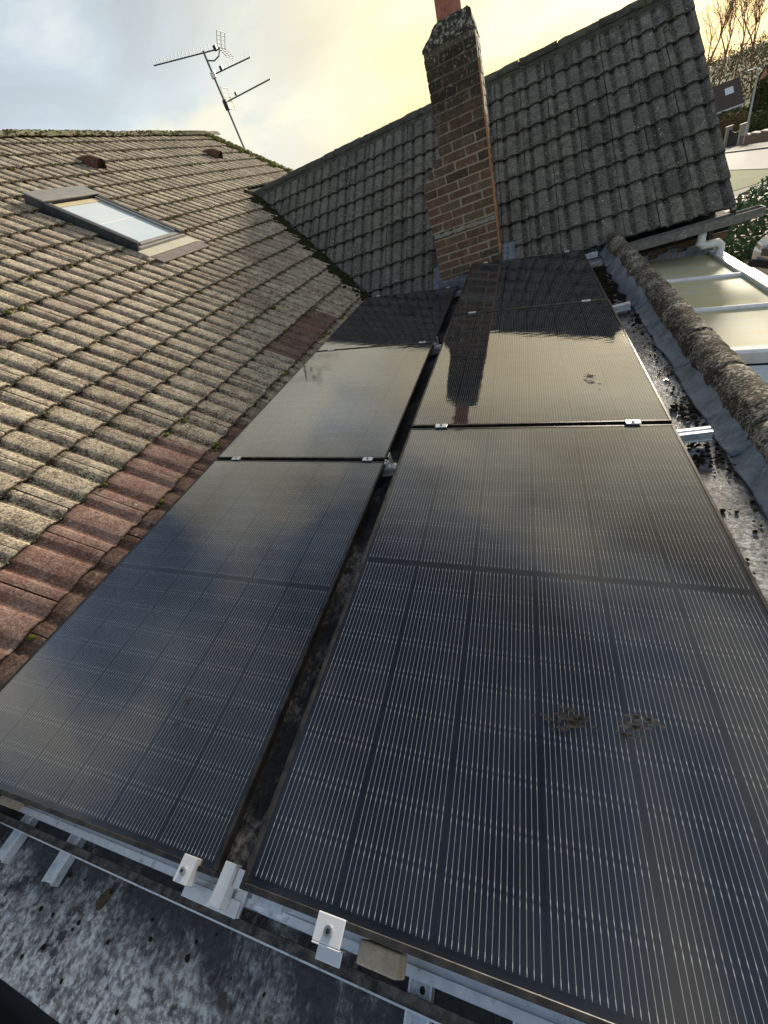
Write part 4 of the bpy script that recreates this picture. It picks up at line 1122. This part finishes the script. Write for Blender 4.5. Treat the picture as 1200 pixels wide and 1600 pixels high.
# ================================================================== glazed lean-to roof on the right
def conservatory():
    e = tag(empty('conservatory', (2.0, 4.3, -3.1)), 'glazed lean-to with yellowed plastic roof sheets below the parapet', 'conservatory')
    def zc(x): return -.545 - (x-1.76)*.16
    def put(m, nm, mat, bv=0, smooth=False):
        o = m.build(nm, MATS[mat], e, smooth); o.location = -Vector(e.location)
        if bv: bevel(o, bv)
        return o
    XA, XB = 1.49, 2.36
    ys = [5.60, 4.72, 3.86, 3.06]
    for a, b in zip(ys, ys[1:]):
        m = MB(); x0, x1 = XA, XB; y0, y1 = b + .018, a - .018
        N = 12
        for i in range(N):
            u0 = x0 + (x1-x0)*i/N; u1 = x0 + (x1-x0)*(i+1)/N
            m.face([(u0, y0, zc(u0)), (u1, y0, zc(u1)), (u1, y1, zc(u1)), (u0, y1, zc(u0))])
            m.face([(u0, y0, zc(u0)-.016), (u0, y1, zc(u0)-.016), (u1, y1, zc(u1)-.016), (u1, y0, zc(u1)-.016)])
        put(m, 'roof_sheet', 'polycarbonate')
    for y in ys[1:-1]:
        m = MB().extr([(-.026, -.02), (-.026, .012), (-.010, .024), (.010, .024), (.026, .012), (.026, -.02)], (XA, y, zc(XA)), (XB-XA+.02, 0, zc(XB+.02)-zc(XA)), (0, 1, 0), (0, 0, 1)); put(m, 'glazing_bar', 'white_upvc')
    m = MB().extr([(-.06, -.05), (-.06, .02), (-.03, .03), (.03, .03), (.05, .02), (.05, -.05)], (XA, 3.03, zc(XA)), (XB-XA+.08, 0, zc(XB+.08)-zc(XA)), (0, 1, 0), (0, 0, 1)); put(m, 'end_bar', 'white_upvc')
    m = MB(); m.extr([(-.05, -.07), (-.05, .03), (.03, .03), (.055, .012), (.055, -.07)], (XB+.045, 4.74, zc(XB)), (0, .94, 0), (1, 0, 0), (0, 0, 1)); put(m, 'eave_beam', 'white_upvc')
    m = MB(); m.extr([(-.05, -.07), (-.05, .036), (.036, .036), (.062, .016), (.062, -.07)], (XB+.045, 2.9, zc(XB)), (0, 1.838, 0), (1, 0, 0), (0, 0, 1)); put(m, 'eave_beam', 'white_upvc')
    # end wall below the near end: sloping blue-white panel
    m = MB(); m.face([(XA, 2.95, zc(XA)-.055), (XB, 2.95, zc(XB)-.055), (XB, 2.62, -1.0), (XA, 2.62, -.9)]); m.face([(XA, 2.62, -.9), (XB, 2.62, -1.0), (XB, 2.6, -3.1), (XA, 2.6, -3.1)]); put(m, 'end_panel', 'pale_blue_upvc')
    m = MB().box((XB-.02, 2.9, -3.1), (XB+.06, 5.6, zc(XB)-.075)); put(m, 'side_wall', 'white_upvc')
    m = MB().box((XA+.02, 2.98, -3.05), (XB-.04, 5.58, -3.0)); put(m, 'floor', 'plaster')
conservatory()

# ================================================================== television aerial
def aerial():
    bx, by = -5.20, 11.0
    e = tag(empty('television_aerial', (bx, by, 1.6)), 'rooftop television aerial mast with three arms behind the main roof', 'aerial')
    def put(m, nm, mat='antenna_metal'): o = m.build(nm, MATS[mat], e); o.location = -Vector(e.location); return o
    put(MB().tube((bx+.02, by, 1.6), (bx-.04, by, 4.14), .022, n=10), 'mast')
    # top array: long boom with short upright directors and a panel reflector
    a = Vector((-6.37, by-.15, 4.32)); b = Vector((-4.90, by+.1, 4.06)); put(MB().tube(a, b, .011, n=6), 'boom')
    for i in range(16):
        p = a.lerp(b, .01 + i*.056); put(MB().tube(p - Vector((0, .03, .01)), p + Vector((.015, -.02, .085)), .006, n=5), 'director')
    m = MB()
    for s in (-1, 1):
        c0 = Vector((-4.88, by+.1, 4.06))
        for k in range(5):
            q = c0 + Vector((.055*k*.55, 0, s*.045*k)); m.tube(q - Vector((.0, .16, 0)), q + Vector((.0, .16, 0)), .006, n=5)
        for d in (-.15, 0, .15): m.tube(c0 + Vector((0, d, 0)), c0 + Vector((.121, d, s*.18)), .006, n=5)
    put(m, 'reflector_grid')
    put(MB().box((-5.02, by+.03, 4.06), (-4.95, by+.1, 4.13)), 'dipole_box', 'black_plastic')
    put(MB().path([(-5.235, by, 4.0), (-5.1, by+.03, 3.95), (-4.98, by+.07, 3.98), (-4.93, by+.09, 4.05)], .011, 6), 'brace')
    # middle array
    a = Vector((-5.23, by, 3.79)); b = Vector((-4.38, by+.2, 3.76)); put(MB().tube(a, b, .011, n=6), 'boom')
    for i in range(8):
        p = a.lerp(b, .24 + i*.108); put(MB().tube(p - Vector((0, .02, .0)), p + Vector((.0, .02, .075)), .006, n=5), 'director')
    put(MB().box((-5.05, by+.02, 3.79), (-4.99, by+.07, 3.85)), 'dipole_box', 'black_plastic')
    put(MB().box((-5.28, by-.03, 3.74), (-5.17, by+.03, 3.83)), 'mast_clamp', 'white_upvc')
    # lower arm with a pale grid reflector
    a = Vector((-5.21, by, 3.36)); b = Vector((-4.1, by+.15, 3.34)); put(MB().tube(a, b, .012, n=6), 'boom')
    put(MB().box((-4.93, by+.0, 3.37), (-4.88, by+.04, 3.42)), 'dipole_box', 'black_plastic')
    m = MB()
    for k in range(6): m.tube((-5.13 + .012*abs(k-2.5), by-.14, 3.22 + k*.066), (-5.13 + .012*abs(k-2.5), by+.14, 3.22 + k*.066), .007, n=5)
    for d in (-.13, .13): m.tube((-5.11, by+d, 3.2), (-5.11, by+d, 3.57), .007, n=5)
    put(m, 'reflector_grid', 'cream_lead')
    put(MB().box((-5.245, by-.05, 3.24), (-5.155, by+.03, 3.40)), 'junction_box', 'black_plastic')
    # bracket on the gable
    put(MB().box((bx-.02, MVERGE_Y-.2, 1.7), (bx+.05, by+.03, 1.75)), 'wall_bracket', 'dirty_steel')
aerial()

# ================================================================== the street beyond
simple('far_roof', (.085, .062, .052), .9, 0, .15, 1.5)
simple('far_roof_dark', (.06, .05, .05), .9, 0, .15, 1.5)
simple('pink_brick', (.42, .235, .165), .9, 0, .12, 1.2)
simple('white_paint', (.72, .73, .74), .6, 0, .05, 2)
simple('hedge_green', (.045, .065, .02), .95, 0, .4, 2.0, 0, .1, (.10, .095, .035), .6)
simple('hedge_brown', (.13, .085, .035), .95, 0, .3, 2.0, 0, .1, (.08, .08, .03), .6)
simple('wood_haze', (.13, .105, .05), .95, 0, .35, .25, 0, .1, (.17, .12, .06), .5)
simple('bark', (.24, .14, .075), .95, 0, .3, 3)
simple('lamp_grey', (.46, .48, .47), .5, .2, .08, 3)
simple('dark_gate', (.02, .02, .021), .8)
simple('garden_wall', (.22, .13, .09), .9, 0, .2, 4)
simple('stone_pier', (.42, .36, .28), .9, 0, .2, 5)
simple('leaf', (.055, .115, .028), .45, 0, .5, 9, 0, .5, (.075, .12, .03), .5)
simple('car_silver', (.52, .54, .56), .25, .7, .03, 3)
simple('tyre', (.02, .02, .02), .85)
simple('car_glass', (.03, .035, .04), .08, 0, .05, 3, 0, .8)
simple('lens', (.75, .78, .8), .1, .2, .05, 3, 0, .8)

def far_house(name, label, x0, x1, y0, y1, zr, ze, zg, roofmat, rw=True, along='x'):
    """gabled bungalow, ridge along x"""
    e = tag(empty(name, ((x0+x1)/2, (y0+y1)/2, zg)), label, 'house')
    def put(m, nm, mat, par=None):
        o = m.build(nm, MATS[mat], e); o.location = -Vector(e.location); return o
    ym = (y0+y1)/2
    m = MB().box((x0+.1, y0+.3, zg), (x1-.1, y1-.3, ze+.02)); put(m, 'wall', 'pink_brick')
    for xx in (x0+.12, x1-.12): 
        m = MB().extr([(y0+.3, ze), (y1-.3, ze), (ym, zr-.12)], (xx-.04, 0, 0), (.08, 0, 0), (0, 1, 0), (0, 0, 1)); put(m, 'gable', 'pink_brick')
    m = MB()
    for (a, b) in ((y0, -1), (y1, 1)):
        m.extr([(a, ze-.05), (ym, zr), (ym, zr+.1), (a, ze+.06)], (x0, 0, 0), (x1-x0, 0, 0), (0, 1, 0), (0, 0, 1))
    put(m, 'roof', roofmat)
    m = MB().box((x0, y0-.04, ze-.2), (x1, y0-.002, ze-.02)); put(m, 'fascia', 'white_paint')
    if rw:
        k = (zr-ze)/(ym-y0)
        f = lambda t: (y0 + (ym-y0)*t, ze + (zr-ze)*t + .12)
        m = MB(); (ya, za), (yb, zb) = f(.48), f(.74); xa = x1-1.75; m.face([(xa, ya, za), (xa+.9, ya, za), (xa+.9, yb, zb), (xa, yb, zb)]); put(m, 'roof_light', 'white_paint')
    for xx in (x0+1.2, x1-2.2): put(MB().box((xx, y0+.24, ze-1.5), (xx+1.3, y0+.295, ze-.5)), 'window', 'car_glass')
    return e
far_house('bungalow', 'brown roofed bungalow with pink brick gable across the road', 20.5, 28.0, 84.0, 90.0, -2.75, -5.3, -8.3, 'far_roof')
far_house('bungalow', 'dark roofed bungalow with white bay window at the right edge', 30.6, 40, 83.5, 90.5, -2.6, -5.0, -8.3, 'far_roof_dark', False)
def bay():
    e = [o for o in bpy.data.objects if o.name.startswith('bungalow') and 'bay' in o.get('label', '')][0]
    m = MB().box((30.1, 82.2, -6.0), (34.0, 83.4, -4.85)); o = m.build('bay_window', MATS['white_paint'], e); o.location = -Vector(e.location)
    for i in range(4):
        m = MB().box((30.25+i*.9, 82.14, -5.8), (30.95+i*.9, 82.19, -5.1)); o = m.build('pane', MATS['car_glass'], e); o.location = -Vector(e.location)
bay()
def leafy(name, label, cat, c, s, n, size, mat, group=None, trunk=False, seed=1):
    """foliage mass of many small leaf faces through an ellipsoid volume"""
    rng = random.Random(seed); e = tag(empty(name, (c[0], c[1], c[2]-s[2])), label, cat, group); m = MB()
    for i in range(n):
        while True:
            v = Vector((rng.uniform(-1, 1), rng.uniform(-1, 1), rng.uniform(-1, 1)))
            if v.length < 1: break
        v = v.normalized()*(v.length**.45)
        k = 1 + .32*mnoise.noise(v*2.2 + Vector((seed, 0, 0)))
        p = Vector((v.x*s[0]*k, v.y*s[1]*k, v.z*s[2]*k + s[2]))
        a = Vector((rng.gauss(0, 1), rng.gauss(0, 1), rng.gauss(0, .5))).normalized(); b = a.orthogonal().normalized(); b = (b + Vector((0, 0, .3))).normalized()
        z = size*rng.uniform(.6, 1.3)
        m.face([p - a*z*.5, p - b*z*.24, p + a*z*.5, p + b*z*.24])
    me = m.mesh('crown', fix=False); me.materials.append(MATS[mat]); ob('crown', me, None, e)
    m = MB()
    for k in range(5): m.tube((0, 0, -.05), (uni(-.5, .5)*s[0], uni(-.5, .5)*s[1], s[2]*1.2), .03*s[2], .008, 5)
    m.build('trunk', MATS['bark'], e); return e
leafy('leafy_shrub', 'dense green leafy shrub on the paving beside the house', 'shrub', (6.55, 14.7, -2.86), (1.2, 1.1, 1.0), 8000, .13, 'leaf', seed=4)
def bare_tree(name, label, base, h, seed, lean=0.0, r0=.28):
    rng = random.Random(seed); e = tag(empty(name, base), label, 'tree', 'bare winter trees beyond the houses'); tr = MB(); cr = MB()
    def grow(p, d, L, r, lvl):
        steps = 3; q = p.copy()
        for s in range(steps):
            d2 = (d + Vector((rng.gauss(0, .12), rng.gauss(0, .12), rng.gauss(.03, .06)))).normalized()
            n = q + d2*(L/steps); (tr if lvl == 0 else cr).tube(q, n, r*(1-.22*s/steps), r*(1-.22*(s+1)/steps), 5 if lvl < 2 else 3, False); q = n; d = d2
            if lvl > 0 and lvl < 4 and rng.random() < .45:
                k = Vector((rng.gauss(0, 1), rng.gauss(0, 1), rng.gauss(.4, .4))).normalized(); grow(q, (d*.55 + k*.6).normalized(), L*.62, r*.45, lvl+1)
        if lvl < 5:
            for b in range(3 if lvl < 2 else 2):
                k = Vector((rng.gauss(0, 1), rng.gauss(0, 1), rng.gauss(.5, .4))).normalized(); grow(q, (d*.85 + k*.42).normalized(), L*rng.uniform(.6, .8), r*.62, lvl+1)
    grow(Vector((0, 0, 0)), Vector((lean, 0, 1)).normalized(), h*.30, r0*.75, 0)
    a = tr.mesh('trunk', fix=False); a.materials.append(MATS['bark']); ob('trunk', a, None, e)
    b = cr.mesh('crown', fix=False); b.materials.append(MATS['bark']); ob('crown', b, None, e)
bare_tree('bare_tree', 'bare branching tree leftmost of those right of the cross roof', (36.4, 135.2, -7.4), 19, 3)
bare_tree('bare_tree', 'tall bare tree second from the cross roof verge', (39.5, 134.5, -7.4), 21, 8)
bare_tree('bare_tree', 'bare tree third from the cross roof verge, leaning right', (42.4, 136.0, -7.4), 20, 21, .06)
bare_tree('bare_tree', 'bare tree at the right edge of the picture above the houses', (46.0, 137.0, -7.4), 20, 34, .1)
def woods():
    rng = random.Random(5); m = MB()
    for i in range(30000):
        x = rng.uniform(22, 120); y = 112 + 118*rng.random()
        dens = mnoise.noise(Vector((x*.09, y*.06, 2))) + .5*mnoise.noise(Vector((x*.3, y*.2, 5)))
        if dens < -.12 and rng.random() < .85: continue
        z = -9.0 + (y-100)*.05 - .1 + (2.6 + 1.8*dens)*rng.random()**1.3
        a = Vector((rng.gauss(0, .6), rng.gauss(0, .4), rng.gauss(0, 1))).normalized(); b = a.orthogonal().normalized(); s = rng.uniform(.15, .5)
        m.face([(x+a.x*s, y+a.y*s, z+a.z*s), (x+b.x*s*.5, y+b.y*s*.5, z+b.z*s*.5), (x-a.x*s, y-a.y*s, z-a.z*s), (x-b.x*s*.5, y-b.y*s*.5, z-b.z*s*.5)])
    me = m.mesh('hillside_wood', fix=False); me.materials.append(MATS['wood_haze']); o = ob('hillside_wood', me); tag(o, 'hazy brown green winter scrub on the far hillside', 'woodland', kind='stuff')
woods()
def street():
    # lamp post
    e = tag(empty('street_lamp', (19.19, 55.17, -6.15)), 'pale grey street lamp on the far pavement', 'street lamp')
    MB().tube((0, 0, 0), (0, 0, 1.3), .115, .11, 10).build('base_column', MATS['lamp_grey'], e)
    MB().tube((0, 0, 1.301), (0, 0, 4.85), .085, .06, 10).build('column', MATS['lamp_grey'], e)
    m = MB().path([(0, 0, 4.85), (-.05, 0, 4.93), (-.25, .0, 4.96)], .03, 8); m.build('arm', MATS['lamp_grey'], e)
    m = MB().box((-.72, -.09, 4.92), (-.2, .09, 5.0)); bevel(m.build('lantern', MATS['white_paint'], e), .03)
    # gate between piers
    for k, x in enumerate((18.9, 19.75)):
        pass
    def box_thing(name, label, cat, a, b, mat, cap=None, grp=None):
        e = tag(empty(name, ((a[0]+b[0])/2, (a[1]+b[1])/2, a[2])), label, cat, grp)
        o = MB().box(a, b).build('shaft', MATS[mat], e); o.location = -Vector(e.location)
        if cap: o = MB().box((a[0]-.06, a[1]-.06, b[2]+.002), (b[0]+.06, b[1]+.06, b[2]+.12)).build('cap', MATS[cap], e); o.location = -Vector(e.location)
        return e
    box_thing('gate_pier', 'stone gate pier left of the dark gate across the road', 'gate pier', (19.1, 59.6, -6.5), (19.5, 60.0, -5.0), 'stone_pier', 'stone_pier', 'gate piers')
    box_thing('gate_pier', 'stone gate pier right of the dark gate beside the street lamp', 'gate pier', (19.1, 56.2, -6.3), (19.5, 56.6, -4.85), 'stone_pier', 'stone_pier', 'gate piers')
    e = tag(empty('garden_gate', (19.3, 58.1, -6.4)), 'dark boarded garden gate across the road', 'gate')
    for i in range(14): MB().box((-.03, -1.45+i*.208, 0), (.03, -1.45+i*.208+.2, 1.25-.2*math.sin(i/13*math.pi))).build('board', MATS['dark_gate'], e)
    MB().box((.031, -1.45, .25), (.06, 1.45, .35)).build('ledge', MATS['dark_gate'], e)
    e = tag(empty('garden_wall', (19.3, 46, -6)), 'low red brick garden wall right of the street lamp', 'wall')
    m = MB()
    for i in range(10):
        a = 36 + i*2.0; m.box((19.15, a, gz(a)-.3), (19.4, a+2.0, gz(a+1)+.62))
    o = m.build('wall_body', MATS['garden_wall'], e); o.location = -Vector(e.location)
    m = MB()
    for i in range(10):
        a = 36 + i*2.0; m.box((19.1, a, gz(a+1)+.622), (19.45, a+1.99, gz(a+1)+.70))
    o = m.build('coping', MATS['stone_pier'], e); o.location = -Vector(e.location)
street()
leafy('hedge', 'brown clipped hedge behind the garden gate', 'hedge', (22.0, 66, -6.0), (1.4, 6.5, 1.3), 3500, .3, 'hedge_brown', 'garden hedges', seed=12)
leafy('hedge', 'green garden hedge below the brown roofed bungalow', 'hedge', (23.5, 73, -6.2), (3.0, 4.0, 1.5), 3500, .32, 'hedge_green', 'garden hedges', seed=13)
leafy('hedge', 'dark green hedge just right of the street lamp', 'hedge', (21.6, 57.5, -5.6), (1.5, 4.2, 1.25), 3500, .28, 'hedge_green', 'garden hedges', seed=14)
leafy('hedge', 'rounded hedge on the garden wall at the right edge', 'hedge', (20.9, 49.5, -5.0), (1.2, 3.6, 1.1), 3500, .26, 'hedge_green', 'garden hedges', seed=15)
leafy('conifer', 'tall dark green conifer beside the street lamp', 'tree', (24.3, 68, -4.9), (1.0, 1.0, 2.2), 3000, .28, 'hedge_green', seed=16)
leafy('hedge', 'long ochre hedge in front of the brown roofed bungalow', 'hedge', (25.0, 80, -6.9), (4.5, 1.2, 1.2), 3500, .32, 'hedge_brown', 'garden hedges', seed=17)

def car():
    # front near-left corner at about (4.95, 11.0)
    e = tag(empty('parked_car', (7.75, 12.85, gz(12.85)+.005)), 'silver car parked on the paving, its headlight corner showing', 'car')
    e.rotation_euler = (0, 0, rad(-70))
    prof = [(-2.1, .30), (-2.12, .55), (-2.0, .74), (-1.75, .84), (-1.05, .93), (-.35, 1.40), (.9, 1.46), (1.75, 1.05), (2.05, .95), (2.1, .4), (2.05, .25), (-2.0, .22)]
    W2 = .86; n = len(prof); m = MB()
    secs = [(-W2, .90), (-W2*.96, .985), (-W2*.7, 1.0), (0, 1.012), (W2*.7, 1.0), (W2*.96, .985), (W2, .90)]
    for (x, k) in secs:
        for (y, z) in prof:
            t = 1.0 if z < .85 else 1 - (z-.85)*.32
            yy = y*(1 - .05*(abs(x)/W2)**3)
            m.v.append((x*t, yy, .22 + (z-.22)*(k if z > .9 else 1)))
    for a in range(len(secs)-1):
        for k in range(n): m.f.append((a*n+k, a*n+(k+1) % n, (a+1)*n+(k+1) % n, (a+1)*n+k))
    m.f.append(tuple(range(n))); m.f.append(tuple(len(secs)*n - 1 - k for k in range(n)))
    b = m.build('body', MATS['car_silver'], e, True); bevel(b, .04, 3)
    m = MB().face([(-.60, -1.02, .965), (.60, -1.02, .965), (.52, -.42, 1.365), (-.52, -.42, 1.365)]); m.build('windscreen', MATS['car_glass'], e)
    for s in (-1, 1):
        m = MB().face([(s*.775, -.55, .97), (s*.775, .95, .99), (s*.70, .8, 1.36), (s*.70, -.25, 1.34)]); m.build('side_window', MATS['car_glass'], e)
        m = MB().box((-.17, -.06, -.07), (.17, .10, .07), Matrix.Translation((s*.66, -2.0, .66)) @ Matrix.Rotation(s*.45, 4, 'Z')); h = m.build('headlight', MATS['lens'], e); bevel(h, .03)
        m = MB().box((-.14, -.065, -.04), (.14, -.05, .04), Matrix.Translation((s*.66, -2.0, .66)) @ Matrix.Rotation(s*.45, 4, 'Z')); m.build('lamp_surround', MATS['car_glass'], h)
        m = MB().box((s*.80, -.72, .98), (s*.98, -.6, 1.09)); bevel(m.build('wing_mirror', MATS['car_silver'], e), .03)
        for yy in (-1.3, 1.3):
            w = MB().tube((s*.70, yy, .31), (s*.88, yy, .31), .31, n=24).build('wheel', MATS['tyre'], e)
            MB().tube((s*.881, yy, .31), (s*.889, yy, .31), .2, n=16).build('rim', MATS['lens'], w)
    MB().box((-.45, -2.16, .52), (.45, -2.10, .66)).build('grille', MATS['car_glass'], e)
    MB().box((-.75, -2.15, .27), (.75, -2.09, .40)).build('lower_intake', MATS['tyre'], e)
car()
